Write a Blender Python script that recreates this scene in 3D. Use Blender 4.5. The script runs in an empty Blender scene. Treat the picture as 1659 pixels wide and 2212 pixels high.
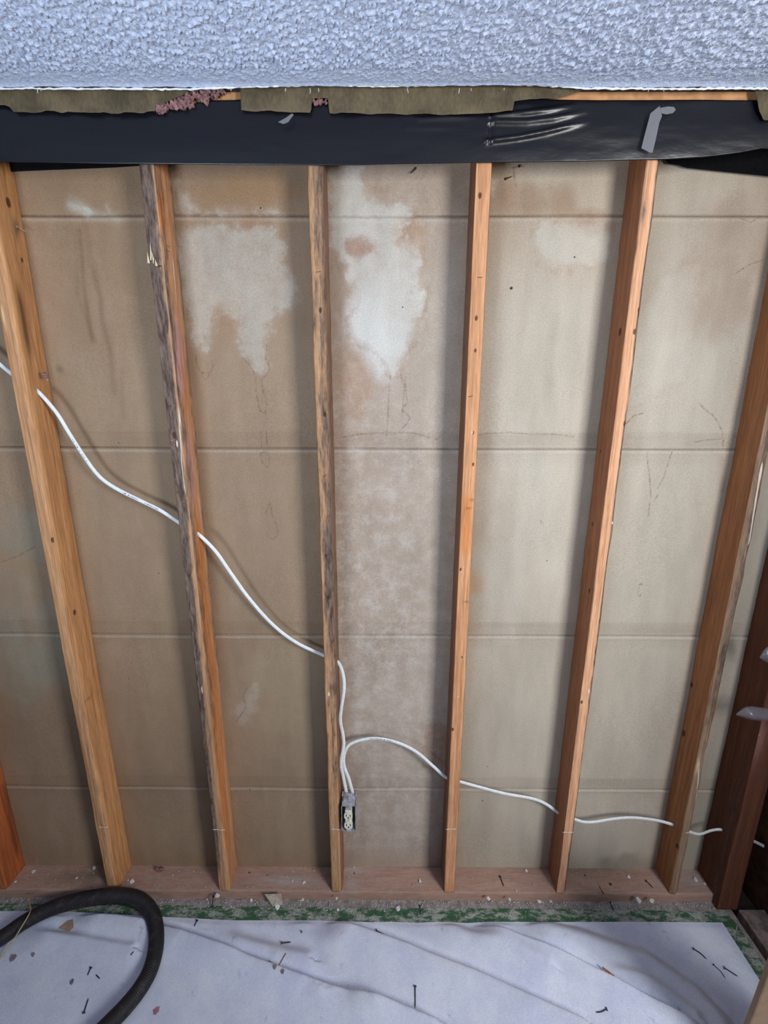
import bpy, math, random
import numpy as np
from mathutils import Matrix, Vector
random.seed(7)
# ------------------------------------------------------------------ camera
CAMX, CAMY, CAMZ = .1732, -1.3313, 1.7586
PITCH, YAW, ROLL = math.radians(76.2016), math.radians(.2558), math.radians(.1327)
FPX = 965.43; K1 = .0032; PW, PH = 1659., 2212.
scn = bpy.context.scene
col = scn.collection
cam = bpy.data.objects.new('camera', bpy.data.cameras.new('camera')); col.objects.link(cam)
RM = Matrix.Rotation(YAW, 3, 'Z') @ Matrix.Rotation(PITCH, 3, 'X') @ Matrix.Rotation(ROLL, 3, 'Z')
cam.matrix_world = Matrix.Translation((CAMX, CAMY, CAMZ)) @ RM.to_4x4()
cam.data.sensor_fit = 'VERTICAL'; cam.data.sensor_height = 24.0
cam.data.lens = FPX / PH * 24.0; cam.data.clip_start = .02
scn.camera = cam
# ------------------------------------------------------------------ light and exposure
w = bpy.data.worlds.new('room_air'); scn.world = w; w.use_nodes = True
w.node_tree.nodes['Background'].inputs[0].default_value = (1, .95, .9, 1)
w.node_tree.nodes['Background'].inputs[1].default_value = .05
def area(name, loc, target, sx, sy, power, colr, spread=180):
    l = bpy.data.lights.new(name, 'AREA'); l.shape = 'RECTANGLE'; l.size = sx; l.size_y = sy
    l.energy = power; l.color = colr; l.spread = math.radians(spread)
    o = bpy.data.objects.new(name, l); col.objects.link(o); o.location = loc
    o.rotation_euler = (Vector(target) - Vector(loc)).to_track_quat('-Z', 'Y').to_euler()
    return o
area('window_daylight', (1.70, -2.0, 1.86), (.50, 0, 1.50), .60, .8, 37, (1, .99, .98), 172)
area('ceiling_fill', (-.9, -1.9, 1.25), (-.2, -.4, 2.5), .6, .6, 11, (.76, .87, 1), 120)  # added bluish fill lamp at the left, aimed up to brighten the ceiling
scn.view_settings.view_transform = 'Standard'; scn.view_settings.look = 'None'
scn.view_settings.gamma = 1; scn.view_settings.use_curve_mapping = False
scn.view_settings.exposure = 0.34

# ------------------------------------------------------------------ measuring helpers
R = np.array(RM); CC = np.array([CAMX, CAMY, CAMZ])
def ray(px, py):
    u = (px - PW/2) / FPX; v = (PH/2 - py) / FPX; s = 1.
    for _ in range(8): s = 1 / (1 + K1 * (u*u + v*v) * s*s)
    return R @ np.array([u*s, v*s, -1.])
def onx(px, py, x): d = ray(px, py); return CC + d * (x - CC[0]) / d[0]
def ony(px, py, y=0.): d = ray(px, py); return CC + d * (y - CC[1]) / d[1]
def onz(px, py, z=0.): d = ray(px, py); return CC + d * (z - CC[2]) / d[2]
def lin(r, g, b):
    f = lambda c: (c/255/12.92) if c/255 <= .04045 else ((c/255+.055)/1.055)**2.4
    return (f(r), f(g), f(b))
def lin3(r, g, b): return np.array(lin(r, g, b))
# numpy noise
def vnoise(x, y, seed=0):
    x = np.asarray(x, float); y = np.asarray(y, float)
    T = np.random.RandomState(seed).rand(256, 256)
    xi = np.floor(x).astype(int); yi = np.floor(y).astype(int); fx = x - xi; fy = y - yi
    fx = fx*fx*(3-2*fx); fy = fy*fy*(3-2*fy)
    g = lambda a, b: T[a % 256, b % 256]
    return (g(xi, yi)*(1-fx)+g(xi+1, yi)*fx)*(1-fy) + (g(xi, yi+1)*(1-fx)+g(xi+1, yi+1)*fx)*fy
def fbm(x, y, seed=0, o=4):
    s = 0; a = .5; t = 0
    for i in range(o): s = s + a*vnoise(x*2**i, y*2**i, seed+i); t += a; a *= .5
    return s/t
def sstep(a, b, x):
    t = np.clip((x-a)/(b-a), 0, 1); return t*t*(3-2*t)
def segdist(X, Y, pts, closed=False):
    D = np.full(X.shape, 9.); P = list(pts)
    if closed: P = P + [P[0]]
    for (ax, ay), (bx, by) in zip(P[:-1], P[1:]):
        dx, dy = bx-ax, by-ay; L = dx*dx+dy*dy+1e-12
        t = np.clip(((X-ax)*dx+(Y-ay)*dy)/L, 0, 1)
        D = np.minimum(D, np.hypot(X-ax-t*dx, Y-ay-t*dy))
    return D
def inside(X, Y, P):
    I = np.zeros(X.shape, bool); n = len(P)
    for i in range(n):
        (ax, ay), (bx, by) = P[i], P[(i+1) % n]
        if ay == by: continue
        c = ((ay > Y) != (by > Y)) & (X < (bx-ax)*(Y-ay)/(by-ay)+ax)
        I ^= c
    return I
def sdf(X, Y, P):
    d = segdist(X, Y, P, True); return np.where(inside(X, Y, P), d, -d)   # positive inside

# ------------------------------------------------------------------ mesh helpers
def link(name, me, mat=None, parent=None, loc=(0, 0, 0), smooth=False):
    o = bpy.data.objects.new(name, me); col.objects.link(o)
    if mat: me.materials.append(mat)
    if smooth: me.polygons.foreach_set('use_smooth', [True]*len(me.polygons))
    o.location = loc
    if parent: o.parent = parent
    return o
def tag(o, label=None, cat=None, group=None, kind=None):
    if label: o['label'] = label
    if cat: o['category'] = cat
    if group: o['group'] = group
    if kind: o['kind'] = kind
    return o
def empty(name, loc):
    o = bpy.data.objects.new(name, None); col.objects.link(o); o.location = loc; o.empty_display_size = .05; return o
def gridmesh(name, V, closed_u=False):
    """V: (nv, nu, 3) array -> quads"""
    nv, nu = V.shape[:2]
    me = bpy.data.meshes.new(name)
    idx = np.arange(nv*nu).reshape(nv, nu)
    if closed_u:
        a = idx[:-1]; b = np.roll(a, -1, 1); d = idx[1:]; c = np.roll(d, -1, 1)
    else:
        a = idx[:-1, :-1]; b = idx[:-1, 1:]; c = idx[1:, 1:]; d = idx[1:, :-1]
    F = np.stack([a, b, c, d], -1).reshape(-1, 4)
    me.vertices.add(nv*nu); me.vertices.foreach_set('co', V.reshape(-1).astype(np.float32))
    me.loops.add(F.size); me.loops.foreach_set('vertex_index', F.reshape(-1).astype(np.int32))
    me.polygons.add(len(F)); me.polygons.foreach_set('loop_start', np.arange(0, F.size, 4, dtype=np.int32))
    me.update(calc_edges=True)
    return me
def attr(me, name, A):
    A = np.asarray(A, np.float32).reshape(-1, A.shape[-1])
    n = len(me.vertices)
    B = np.zeros((n, 4), np.float32); B[:, 3] = 1; B[:len(A), :A.shape[1]] = A
    at = me.color_attributes.new(name, 'FLOAT_COLOR', 'POINT'); at.data.foreach_set('color', B.reshape(-1))
class MB:
    def __init__(s): s.v = []; s.f = []
    def poly(s, vs, fs):
        n = len(s.v); s.v += [tuple(map(float, v)) for v in vs]; s.f += [tuple(i+n for i in f) for f in fs]; return s
    def box(s, a, b, M=None):
        (x0, y0, z0), (x1, y1, z1) = a, b
        vs = [Vector(p) for p in ((x0,y0,z0),(x1,y0,z0),(x1,y1,z0),(x0,y1,z0),(x0,y0,z1),(x1,y0,z1),(x1,y1,z1),(x0,y1,z1))]
        if M: vs = [M @ v for v in vs]
        return s.poly(vs, [(0,3,2,1),(4,5,6,7),(0,1,5,4),(1,2,6,5),(2,3,7,6),(3,0,4,7)])
    def tube(s, pts, rad, n=8, flat=1.0, caps=True):
        pts = [Vector(p) for p in pts]; m = len(pts); rr = rad if isinstance(rad, (list, tuple)) else [rad]*m
        up = Vector((0, 1, 0)); vs = []
        for i, p in enumerate(pts):
            t = (pts[min(i+1, m-1)] - pts[max(i-1, 0)]).normalized()
            a = up - t*up.dot(t)
            a = a.normalized() if a.length > 1e-3 else t.orthogonal().normalized()
            b = t.cross(a).normalized()
            for k in range(n):
                th = 2*math.pi*k/n
                vs.append(p + a*math.cos(th)*rr[i]*flat + b*math.sin(th)*rr[i])
        fs = [(i*n+k, i*n+(k+1) % n, (i+1)*n+(k+1) % n, (i+1)*n+k) for i in range(m-1) for k in range(n)]
        if caps: fs += [tuple(range(n))[::-1], tuple(range((m-1)*n, m*n))]
        return s.poly(vs, fs)
    def build(s, name, mat, parent=None, loc=(0, 0, 0), smooth=False, bevel=0):
        me = bpy.data.meshes.new(name)
        L = Vector(loc)
        me.from_pydata([tuple(Vector(v)-L) for v in s.v], [], s.f); me.update()
        o = link(name, me, mat, parent, (0, 0, 0) if parent else loc, smooth)
        if parent: o.location = L - parent.location
        if bevel:
            b = o.modifiers.new('bevel', 'BEVEL'); b.width = bevel; b.segments = 2; b.limit_method = 'ANGLE'
        return o
def smoothpath(pts, n=8):
    P = [np.array(p, float) for p in pts]; P = [2*P[0]-P[1]] + P + [2*P[-1]-P[-2]]; out = []
    for i in range(1, len(P)-2):
        p0, p1, p2, p3 = P[i-1:i+3]
        for k in range(n):
            t = k/n
            out.append(.5*((2*p1)+(-p0+p2)*t+(2*p0-5*p1+4*p2-p3)*t*t+(-p0+3*p1-3*p2+p3)*t**3))
    out.append(P[-2]); return out

# ------------------------------------------------------------------ materials
class NT:
    def __init__(s, name):
        s.m = bpy.data.materials.new(name); s.m.use_nodes = True; s.t = s.m.node_tree
        s.b = s.t.nodes['Principled BSDF']; s.x = 0
    def n(s, typ, **kw):
        nd = s.t.nodes.new(typ)
        for k, v in kw.items():
            if hasattr(nd, k): setattr(nd, k, v)
        return nd
    def l(s, a, b): s.t.links.new(a, b)
    def pos(s, scale=(1, 1, 1)):
        g = s.n('ShaderNodeNewGeometry'); m = s.n('ShaderNodeMapping'); m.inputs['Scale'].default_value = scale
        s.l(g.outputs['Position'], m.inputs['Vector']); return m.outputs[0]
    def noise(s, scale, vec, detail=4, rough=.55, dist=0):
        n = s.n('ShaderNodeTexNoise'); n.inputs['Scale'].default_value = scale; n.inputs['Detail'].default_value = detail
        n.inputs['Roughness'].default_value = rough; n.inputs['Distortion'].default_value = dist
        s.l(vec, n.inputs['Vector']); return n.outputs['Fac']
    def math(s, op, a, b=None, c=None):
        n = s.n('ShaderNodeMath'); n.operation = op
        for i, v in enumerate((a, b, c)):
            if v is None: continue
            if isinstance(v, (int, float)): n.inputs[i].default_value = v
            else: s.l(v, n.inputs[i])
        return n.outputs[0]
    def rng(s, v, a, b, c=0., d=1.):
        n = s.n('ShaderNodeMapRange'); n.interpolation_type = 'SMOOTHSTEP'; n.inputs[1].default_value = a; n.inputs[2].default_value = b
        n.inputs[3].default_value = c; n.inputs[4].default_value = d; s.l(v, n.inputs[0]); return n.outputs[0]
    def mix(s, f, a, b, mode='MIX'):
        n = s.n('ShaderNodeMix'); n.data_type = 'RGBA'; n.blend_type = mode
        if isinstance(f, (int, float)): n.inputs[0].default_value = f
        else: s.l(f, n.inputs[0])
        for i, v in ((6, a), (7, b)):
            if isinstance(v, tuple): n.inputs[i].default_value = (*v[:3], 1)
            else: s.l(v, n.inputs[i])
        return n.outputs[2]
    def grey(s, v):
        n = s.n('ShaderNodeCombineColor')
        for i in range(3): s.l(v, n.inputs[i])
        return n.outputs[0]
    def at(s, name):
        a = s.n('ShaderNodeAttribute'); a.attribute_name = name; sp = s.n('ShaderNodeSeparateColor'); s.l(a.outputs['Color'], sp.inputs[0])
        return a.outputs['Color'], sp.outputs
    def bump(s, h, strength=.3, dist=.002):
        b = s.n('ShaderNodeBump'); b.inputs['Strength'].default_value = strength; b.inputs['Distance'].default_value = dist
        s.l(h, b.inputs['Height']); s.l(b.outputs[0], s.b.inputs['Normal'])
    def fin(s, colr, rough=.8, spec=.3, metal=0):
        if isinstance(colr, tuple): s.b.inputs['Base Color'].default_value = (*colr[:3], 1)
        else: s.l(colr, s.b.inputs['Base Color'])
        s.b.inputs['Roughness'].default_value = rough; s.b.inputs['Specular IOR Level'].default_value = spec
        s.b.inputs['Metallic'].default_value = metal
        return s.m
def simple(name, c, rough=.7, spec=.4, metal=0, nz=None, amp=.25, bump=0):
    t = NT(name); v = t.pos()
    n = t.noise(nz or 120, v, 4)
    c2 = t.mix(1., c, t.grey(t.rng(n, .3, .7, 1-amp, 1+amp)), 'MULTIPLY')
    if bump: t.bump(n, .5, bump)
    return t.fin(c2, rough, spec, metal)

# sheathing: painted stain fields come in as attributes, fine grain is procedural
def mat_sheath():
    t = NT('sheathing_paper'); v = t.pos(); c, _ = t.at('col'); _, f = t.at('fld')
    big = t.noise(28, v, 8, .62); fine = t.noise(260, v, 3, .6)
    edge = t.math('ADD', f[0], t.math('MULTIPLY', t.math('SUBTRACT', big, .5), 9.))     # cm
    ac = t.n('ShaderNodeAttribute'); ac.attribute_name = 'amt'; pale = t.math('MULTIPLY', t.math('MULTIPLY', t.rng(edge, -1.6, 2.4), t.rng(big, .25, .7, .75, 1.15)), ac.outputs['Fac'])
    c = t.mix(pale, c, lin(200, 200, 192))
    rim = t.math('MULTIPLY', t.math('MULTIPLY', t.rng(edge, -1.9, -.4), t.rng(edge, 1.0, -.1)), t.rng(big, .40, .60, .05, .42))
    c = t.mix(t.math('MULTIPLY', rim, t.math('MULTIPLY', ac.outputs['Fac'], 1.7)), c, lin(150, 118, 92))
    sp = t.noise(170, v, 2, .6)
    wig = t.math('ADD', f[1], t.math('MULTIPLY', t.math('SUBTRACT', t.noise(75, v, 3, .6), .5), .55))
    ln = t.math('MULTIPLY', t.rng(t.math('ABSOLUTE', wig), .36, .02), t.rng(sp, .30, .62, .05, .62))
    c = t.mix(ln, c, lin(112, 82, 62))
    # powdery bloom
    bl = t.math('MULTIPLY', f[2], t.rng(t.noise(19, v, 10, .76), .38, .78))
    c = t.mix(t.math('MULTIPLY', bl, .5), c, lin(212, 208, 204))
    sv = t.pos((1, 1, .25)); st = t.noise(14, sv, 5, .6)
    c = t.mix(1., c, t.grey(t.rng(st, .3, .7, .93, 1.06)), 'MULTIPLY')
    c = t.mix(1., c, t.grey(t.rng(fine, .25, .75, .88, 1.12)), 'MULTIPLY')
    vo = t.n('ShaderNodeTexVoronoi'); vo.inputs['Scale'].default_value = 13; t.l(v, vo.inputs['Vector'])
    pick = t.math('GREATER_THAN', t.n('ShaderNodeSeparateColor').outputs[0], .5)
    sc = t.n('ShaderNodeSeparateColor'); t.l(vo.outputs['Color'], sc.inputs[0])
    dot = t.math('MULTIPLY', t.rng(vo.outputs['Distance'], .035, .02), t.math('GREATER_THAN', sc.outputs[0], .80))
    c = t.mix(dot, c, lin(60, 48, 40))
    t.bump(t.math('ADD', t.math('MULTIPLY', fine, .4), t.math('MULTIPLY', big, 1.)), .25, .0025)
    return t.fin(c, .85, .15)
def mat_wood(name='stud_lumber', grain=1.0, rough=.72):
    t = NT(name); c, _ = t.at('col'); _, f = t.at('msk')
    v1 = t.pos((1, 1, .045)); v2 = t.pos((1, 1, .16))
    g1 = t.noise(330, v1, 3, .6, .6); g2 = t.noise(60, v1, 4, .6, 1.2); md = t.noise(95, v2, 6, .72)
    c = t.mix(1., c, t.grey(t.rng(g1, .25, .75, 1-.22*grain, 1+.18*grain)), 'MULTIPLY')
    c = t.mix(t.rng(g2, .42, .72, 0, .55), c, t.mix(1., c, (.66, .54, .44), 'MULTIPLY'))
    mo = t.rng(t.math('ADD', f[0], t.math('MULTIPLY', t.math('SUBTRACT', md, .5), 1.9)), .14, .88, 0, .95)
    moc = t.mix(t.rng(t.noise(140, v2, 4, .7), .3, .7), lin(52, 41, 39), lin(126, 110, 101))
    c = t.mix(mo, c, moc)
    kn = t.rng(t.math('ADD', f[2], t.math('MULTIPLY', t.math('SUBTRACT', md, .5), .3)), .4, .75, 0, .85)
    c = t.mix(kn, c, lin(66, 34, 22))
    wh = t.rng(t.math('ADD', f[1], t.math('MULTIPLY', t.math('SUBTRACT', g1, .5), .7)), .4, .7, 0, .9)
    c = t.mix(wh, c, lin(224, 214, 204))
    t.bump(t.math('ADD', t.math('MULTIPLY', g1, .6), g2), .45, .0018)
    return t.fin(c, rough, .25)
M_SHEATH = mat_sheath(); M_WOOD = mat_wood()

# ------------------------------------------------------------------ room: back wall sheathing with real water stains
def wp(pts): return [tuple(ony(px, py)[[0, 2]]) for px, py in pts]
def build_back_wall():
    xs = np.arange(-1.5, 1.53, .0036); zs = np.concatenate([np.arange(0, 2.47, .0036)])
    X, Z = np.meshgrid(xs, zs)
    Yd = np.zeros_like(X)
    zl = [.4047 + .6104*k for k in range(-1, 4)]
    brown = lin3(152, 131, 109); tan = lin3(171, 152, 128); pale = lin3(183, 175, 160)
    g = fbm(X*2.2, Z*1.6, 3, 5); g2 = fbm(X*7, Z*3.2, 11, 4)
    k = sstep(-.15, .75, X + (g-.5)*.5)
    c = brown[None, None]*(1-k[..., None]) + pale[None, None]*k[..., None]
    mid = sstep(-.02, .02, X)*(1-sstep(.39, .41, X))
    c = c*(1-.45*mid[..., None]) + lin3(180, 167, 157)*.45*mid[..., None]
    left = 1-sstep(-.42, -.38, X)
    c = c*(1-.15*left[..., None]) + lin3(172, 140, 105)*.15*left[..., None]
    c = c*(.90+.2*g2[..., None])
    # warm brown tint next to each stud
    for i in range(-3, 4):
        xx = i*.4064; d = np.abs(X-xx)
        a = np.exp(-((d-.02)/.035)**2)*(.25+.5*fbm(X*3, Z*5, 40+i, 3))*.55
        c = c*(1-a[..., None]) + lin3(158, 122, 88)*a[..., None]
    # brown band under top
    a = sstep(1.96, 2.25, Z)*.55*(fbm(X*5, Z*3, 5)); c = c*(1-a[..., None]) + lin3(150, 120, 92)*a[..., None]
    def soft(cx, cy, rx, rz, colr, am, sd=0):
        nonlocal c
        p = ony(cx, cy); d = ((X-p[0])/rx)**2 + ((Z-p[2])/rz)**2 + (fbm(X*11, Z*8, 60+sd, 5)-.5)*3.2
        a = am*(1-sstep(-.1, 1.7, d)); c = c*(1-a[..., None]) + lin3(*colr)*a[..., None]
    soft(770, 535, .055, .035, (160, 118, 100), .6, 1); soft(843, 597, .018, .02, (160, 115, 80), .8, 2)
    soft(760, 830, .06, .09, (168, 140, 118), .7, 3); soft(880, 520, .05, .05, (172, 138, 110), .6, 4)
    soft(1120, 430, .14, .045, (140, 108, 80), .6, 5); soft(1260, 480, .09, .03, (150, 118, 92), .6, 6)
    soft(520, 410, .13, .05, (152, 122, 92), .75, 7); soft(540, 478, .05, .025, (150, 108, 74), .8, 8)
    soft(190, 620, .18, .16, (152, 124, 98), .6, 9); soft(480, 700, .05, .06, (158, 128, 100), .55, 10)
    soft(1020, 1260, .04, .05, (176, 140, 104), .6, 11); soft(940, 1610, .06, .10, (148, 108, 80), .5, 12)
    soft(1340, 1870, .12, .05, (96, 88, 76), .38, 13); soft(815, 715, .085, .10, (212, 212, 210), .75, 21); soft(1110, 1150, .12, .3, (190, 186, 176), .4, 22); soft(80, 1400, .16, .2, (150, 150, 134), .6, 14); soft(40, 1140, .12, .08, (148, 146, 130), .6, 15)
    soft(1190, 770, .02, .12, (158, 148, 132), .4, 16); soft(620, 1500, .12, .22, (160, 146, 120), .4, 17)
    soft(1440, 660, .13, .10, (170, 152, 134), .4, 18); soft(1560, 600, .10, .16, (150, 128, 108), .5, 19)
    # long drip streaks in the second bay
    for pts, wd, am in [([(170, 495), (178, 600), (190, 690), (197, 735)], .007, .55), ([(182, 470), (195, 560), (215, 640), (222, 700), (238, 760), (246, 850)], .009, .5),
                        ([(160, 500), (166, 640), (205, 740)], .006, .3), ([(262, 800), (265, 900)], .008, .35), ([(1560, 990), (1562, 1060)], .01, .3)]:
        d = segdist(X, Z, wp(pts)); a = am*np.exp(-(d/wd)**2)*(.4+.6*vnoise(X*40, Z*14, 77)); c = c*(1-a[..., None]) + lin3(118, 86, 66)*a[..., None]
    d = segdist(X, Z, wp([(150, 440), (200, 462), (250, 470)])); a = .6*np.exp(-(d/.014)**2)*vnoise(X*30, Z*20, 3)*1.5
    a = np.clip(a, 0, .8); c = c*(1-a[..., None]) + lin3(188, 190, 176)*a[..., None]
    # lap joints: groove + lip + darker band above
    for j, z0 in enumerate(zl):
        zz = z0 + (vnoise(X*3, X*0, 90+j)-.5)*.003
        dz = Z-zz
        Yd += .0035*np.exp(-(dz/.0026)**2); Yd -= .002*np.exp(-((dz+.009)/.005)**2)
        a = .75*np.exp(-(dz/.0024)**2)*(1 if j != 2 else .55)*(1 if j != 1 else .5); c = c*(1-a[..., None]) + lin3(82, 62, 48)*a[..., None]
        a = .30*np.exp(-((dz+.009)/.004)**2); c = c*(1-a[..., None]) + lin3(200, 190, 175)*a[..., None]
        if j in (1, 2, 3):
            b = (sstep(.004, .012, dz)*(1-sstep(.038, .046, dz)))*(.04 + .26*fbm(X*6, Z*30, 31+j, 3)); c = c*(1-b[..., None]) + lin3(120, 98, 78)*b[..., None]
            b = np.exp(-((dz-.042-.006*fbm(X*8, X*0, 8+j))/.003)**2)*.14; c = c*(1-b[..., None]) + lin3(98, 76, 58)*b[..., None]
            b = (sstep(-.06, -.03, dz)*(1-sstep(-.018, -.008, dz)))*.14*fbm(X*5, Z*9, 55+j); c = c*(1-b[..., None]) + lin3(120, 98, 78)*b[..., None]
    # wavering tidemark in felt surface
    Yd += (fbm(X*3, Z*3, 21, 4)-.5)*.006
    # pale washed patches (cm inside outline)
    P = [[(372, 380), (392, 398), (418, 436), (438, 456), (520, 452), (600, 448), (612, 464), (376, 465)],
         [(372, 500), (400, 492), (440, 478), (520, 484), (560, 480), (598, 492), (618, 530), (614, 562), (638, 605), (642, 645), (622, 668), (594, 690), (578, 738), (584, 792), (568, 818), (548, 800), (522, 770), (509, 735), (510, 705), (490, 682), (470, 672), (462, 722), (446, 768), (424, 752), (404, 712), (385, 600)],
         [(704, 350), (790, 352), (782, 395), (812, 425), (845, 440), (884, 430), (892, 445), (884, 480), (862, 505), (862, 520), (905, 522), (908, 600), (920, 640), (908, 682), (892, 722), (880, 748), (862, 795), (850, 812), (836, 790), (815, 762), (790, 748), (762, 728), (755, 700), (772, 650), (744, 595), (738, 560), (708, 535)],
         [(1055, 380), (1075, 390), (1068, 425), (1050, 430)],
         [(1170, 480), (1310, 470), (1320, 560), (1300, 572), (1180, 575), (1150, 520)],
         [(170, 440), (150, 420), (215, 460), (235, 462), (228, 445), (240, 466), (190, 466)],
         [(500, 1540), (530, 1490), (560, 1470), (560, 1500), (545, 1560), (520, 1570)],
         [(1380, 700), (1430, 600), (1520, 560), (1480, 820), (1360, 880)]]
    F0 = np.full(X.shape, -9.); AM = np.full(X.shape, .5)
    for p, am_ in zip(P, (.36, .38, .60, .5, .34, .5, .2, .16)):
        q = wp(p); x0 = min(a for a, b in q)-.12; x1 = max(a for a, b in q)+.12; z0 = min(b for a, b in q)-.12; z1 = max(b for a, b in q)+.12
        i0, i1 = np.searchsorted(xs, (x0, x1)); j0, j1 = np.searchsorted(zs, (z0, z1))
        sd = sdf(X[j0:j1, i0:i1], Z[j0:j1, i0:i1], q)*100; AM[j0:j1, i0:i1] = np.where(sd > F0[j0:j1, i0:i1], am_, AM[j0:j1, i0:i1]); F0[j0:j1, i0:i1] = np.maximum(F0[j0:j1, i0:i1], sd)
    isl = wp([(745, 525), (768, 512), (800, 525), (806, 545), (780, 556), (752, 548)]); F0 = np.minimum(F0, -sdf(X, Z, isl)*100+.2)
    L = [[(422, 765), (424, 785), (432, 803), (444, 806), (455, 803), (460, 790), (458, 778)], [(437, 807), (440, 818), (448, 818), (451, 808)],
         [(520, 770), (535, 783), (548, 805), (553, 815)], [(576, 745), (574, 775), (583, 795), (575, 810), (562, 820)],
         [(552, 818), (553, 850), (558, 870), (562, 888), (573, 893), (577, 880), (573, 855), (566, 835)], [(566, 820), (568, 850)],
         [(563, 930), (565, 965)], [(576, 930), (577, 965)], [(563, 980), (565, 995), (575, 1010), (582, 1005), (581, 985), (573, 975), (563, 979)],
         [(582, 1085), (574, 1110)], [(583, 1085), (588, 1115), (598, 1135), (600, 1155), (590, 1165), (578, 1160), (575, 1148)],
         [(875, 815), (877, 845), (880, 870), (868, 885), (885, 900), (880, 915), (868, 925)], [(843, 812), (840, 850), (838, 900), (835, 940)], [(866, 808), (873, 840), (868, 900)],
         [(735, 945), (775, 938), (800, 937), (830, 934), (850, 935), (880, 934), (905, 938), (925, 945), (945, 950)],
         [(1035, 940), (1055, 935), (1070, 936), (1100, 934), (1150, 938), (1200, 938), (1240, 943)],
         [(1352, 916), (1370, 898), (1390, 893)], [(1512, 870), (1525, 885), (1540, 896), (1552, 910), (1560, 930), (1563, 950), (1562, 967)], [(1500, 955), (1530, 950), (1560, 948)],
         [(1398, 975), (1400, 1000), (1405, 1040), (1407, 1075)], [(1452, 975), (1445, 1000), (1435, 1030), (1422, 1055)], [(1404, 1085), (1402, 1115)], [(1421, 1070), (1415, 1082)],
         [(534, 1485), (525, 1500), (530, 1530), (510, 1560)], [(1590, 590), (1620, 570), (1650, 560)], [(1600, 470), (1625, 478), (1645, 465)],
         [(1383, 1262), (1379, 1285), (1382, 1290), (1387, 1283)], [(1387, 1258), (1388, 1264)], [(1168, 1125), (1172, 1134)], [(1110, 360), (1112, 395), (1117, 405)],
         [(0, 1215), (40, 1200), (75, 1180)], [(700, 690), (690, 760)]]
    F1 = np.full(X.shape, 9.)
    for p in L:
        q = wp(p); x0 = min(a for a, b in q)-.04; x1 = max(a for a, b in q)+.04; z0 = min(b for a, b in q)-.04; z1 = max(b for a, b in q)+.04
        i0, i1 = np.searchsorted(xs, (x0, x1)); j0, j1 = np.searchsorted(zs, (z0, z1))
        F1[j0:j1, i0:i1] = np.minimum(F1[j0:j1, i0:i1], segdist(X[j0:j1, i0:i1], Z[j0:j1, i0:i1], q)*100)
    F2 = mid*(.45 + .65*sstep(1.9, 1.3, Z))*sstep(.06, .2, Z) * (.6+.4*sstep(.36, .2, X)) + .12
    p = ony(800, 1740); F2 = np.maximum(F2, mid*1.3*np.exp(-(((X-p[0])/.07)**2+((Z-p[2])/.12)**2)))
    p = ony(850, 1480); F2 = np.maximum(F2, mid*1.2*np.exp(-(((X-p[0])/.12)**2+((Z-p[2])/.12)**2)))
    V = np.stack([X, Yd, Z], -1)
    me = gridmesh('wall_back', V[:, ::-1][:, ::-1]); attr(me, 'col', np.clip(c, 0, 1)); attr(me, 'fld', np.stack([F0, F1, F2], -1)); attr(me, 'amt', np.stack([AM]*3, -1))
    return tag(link('wall_back', me, M_SHEATH, smooth=True), kind='structure')
build_back_wall()

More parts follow.
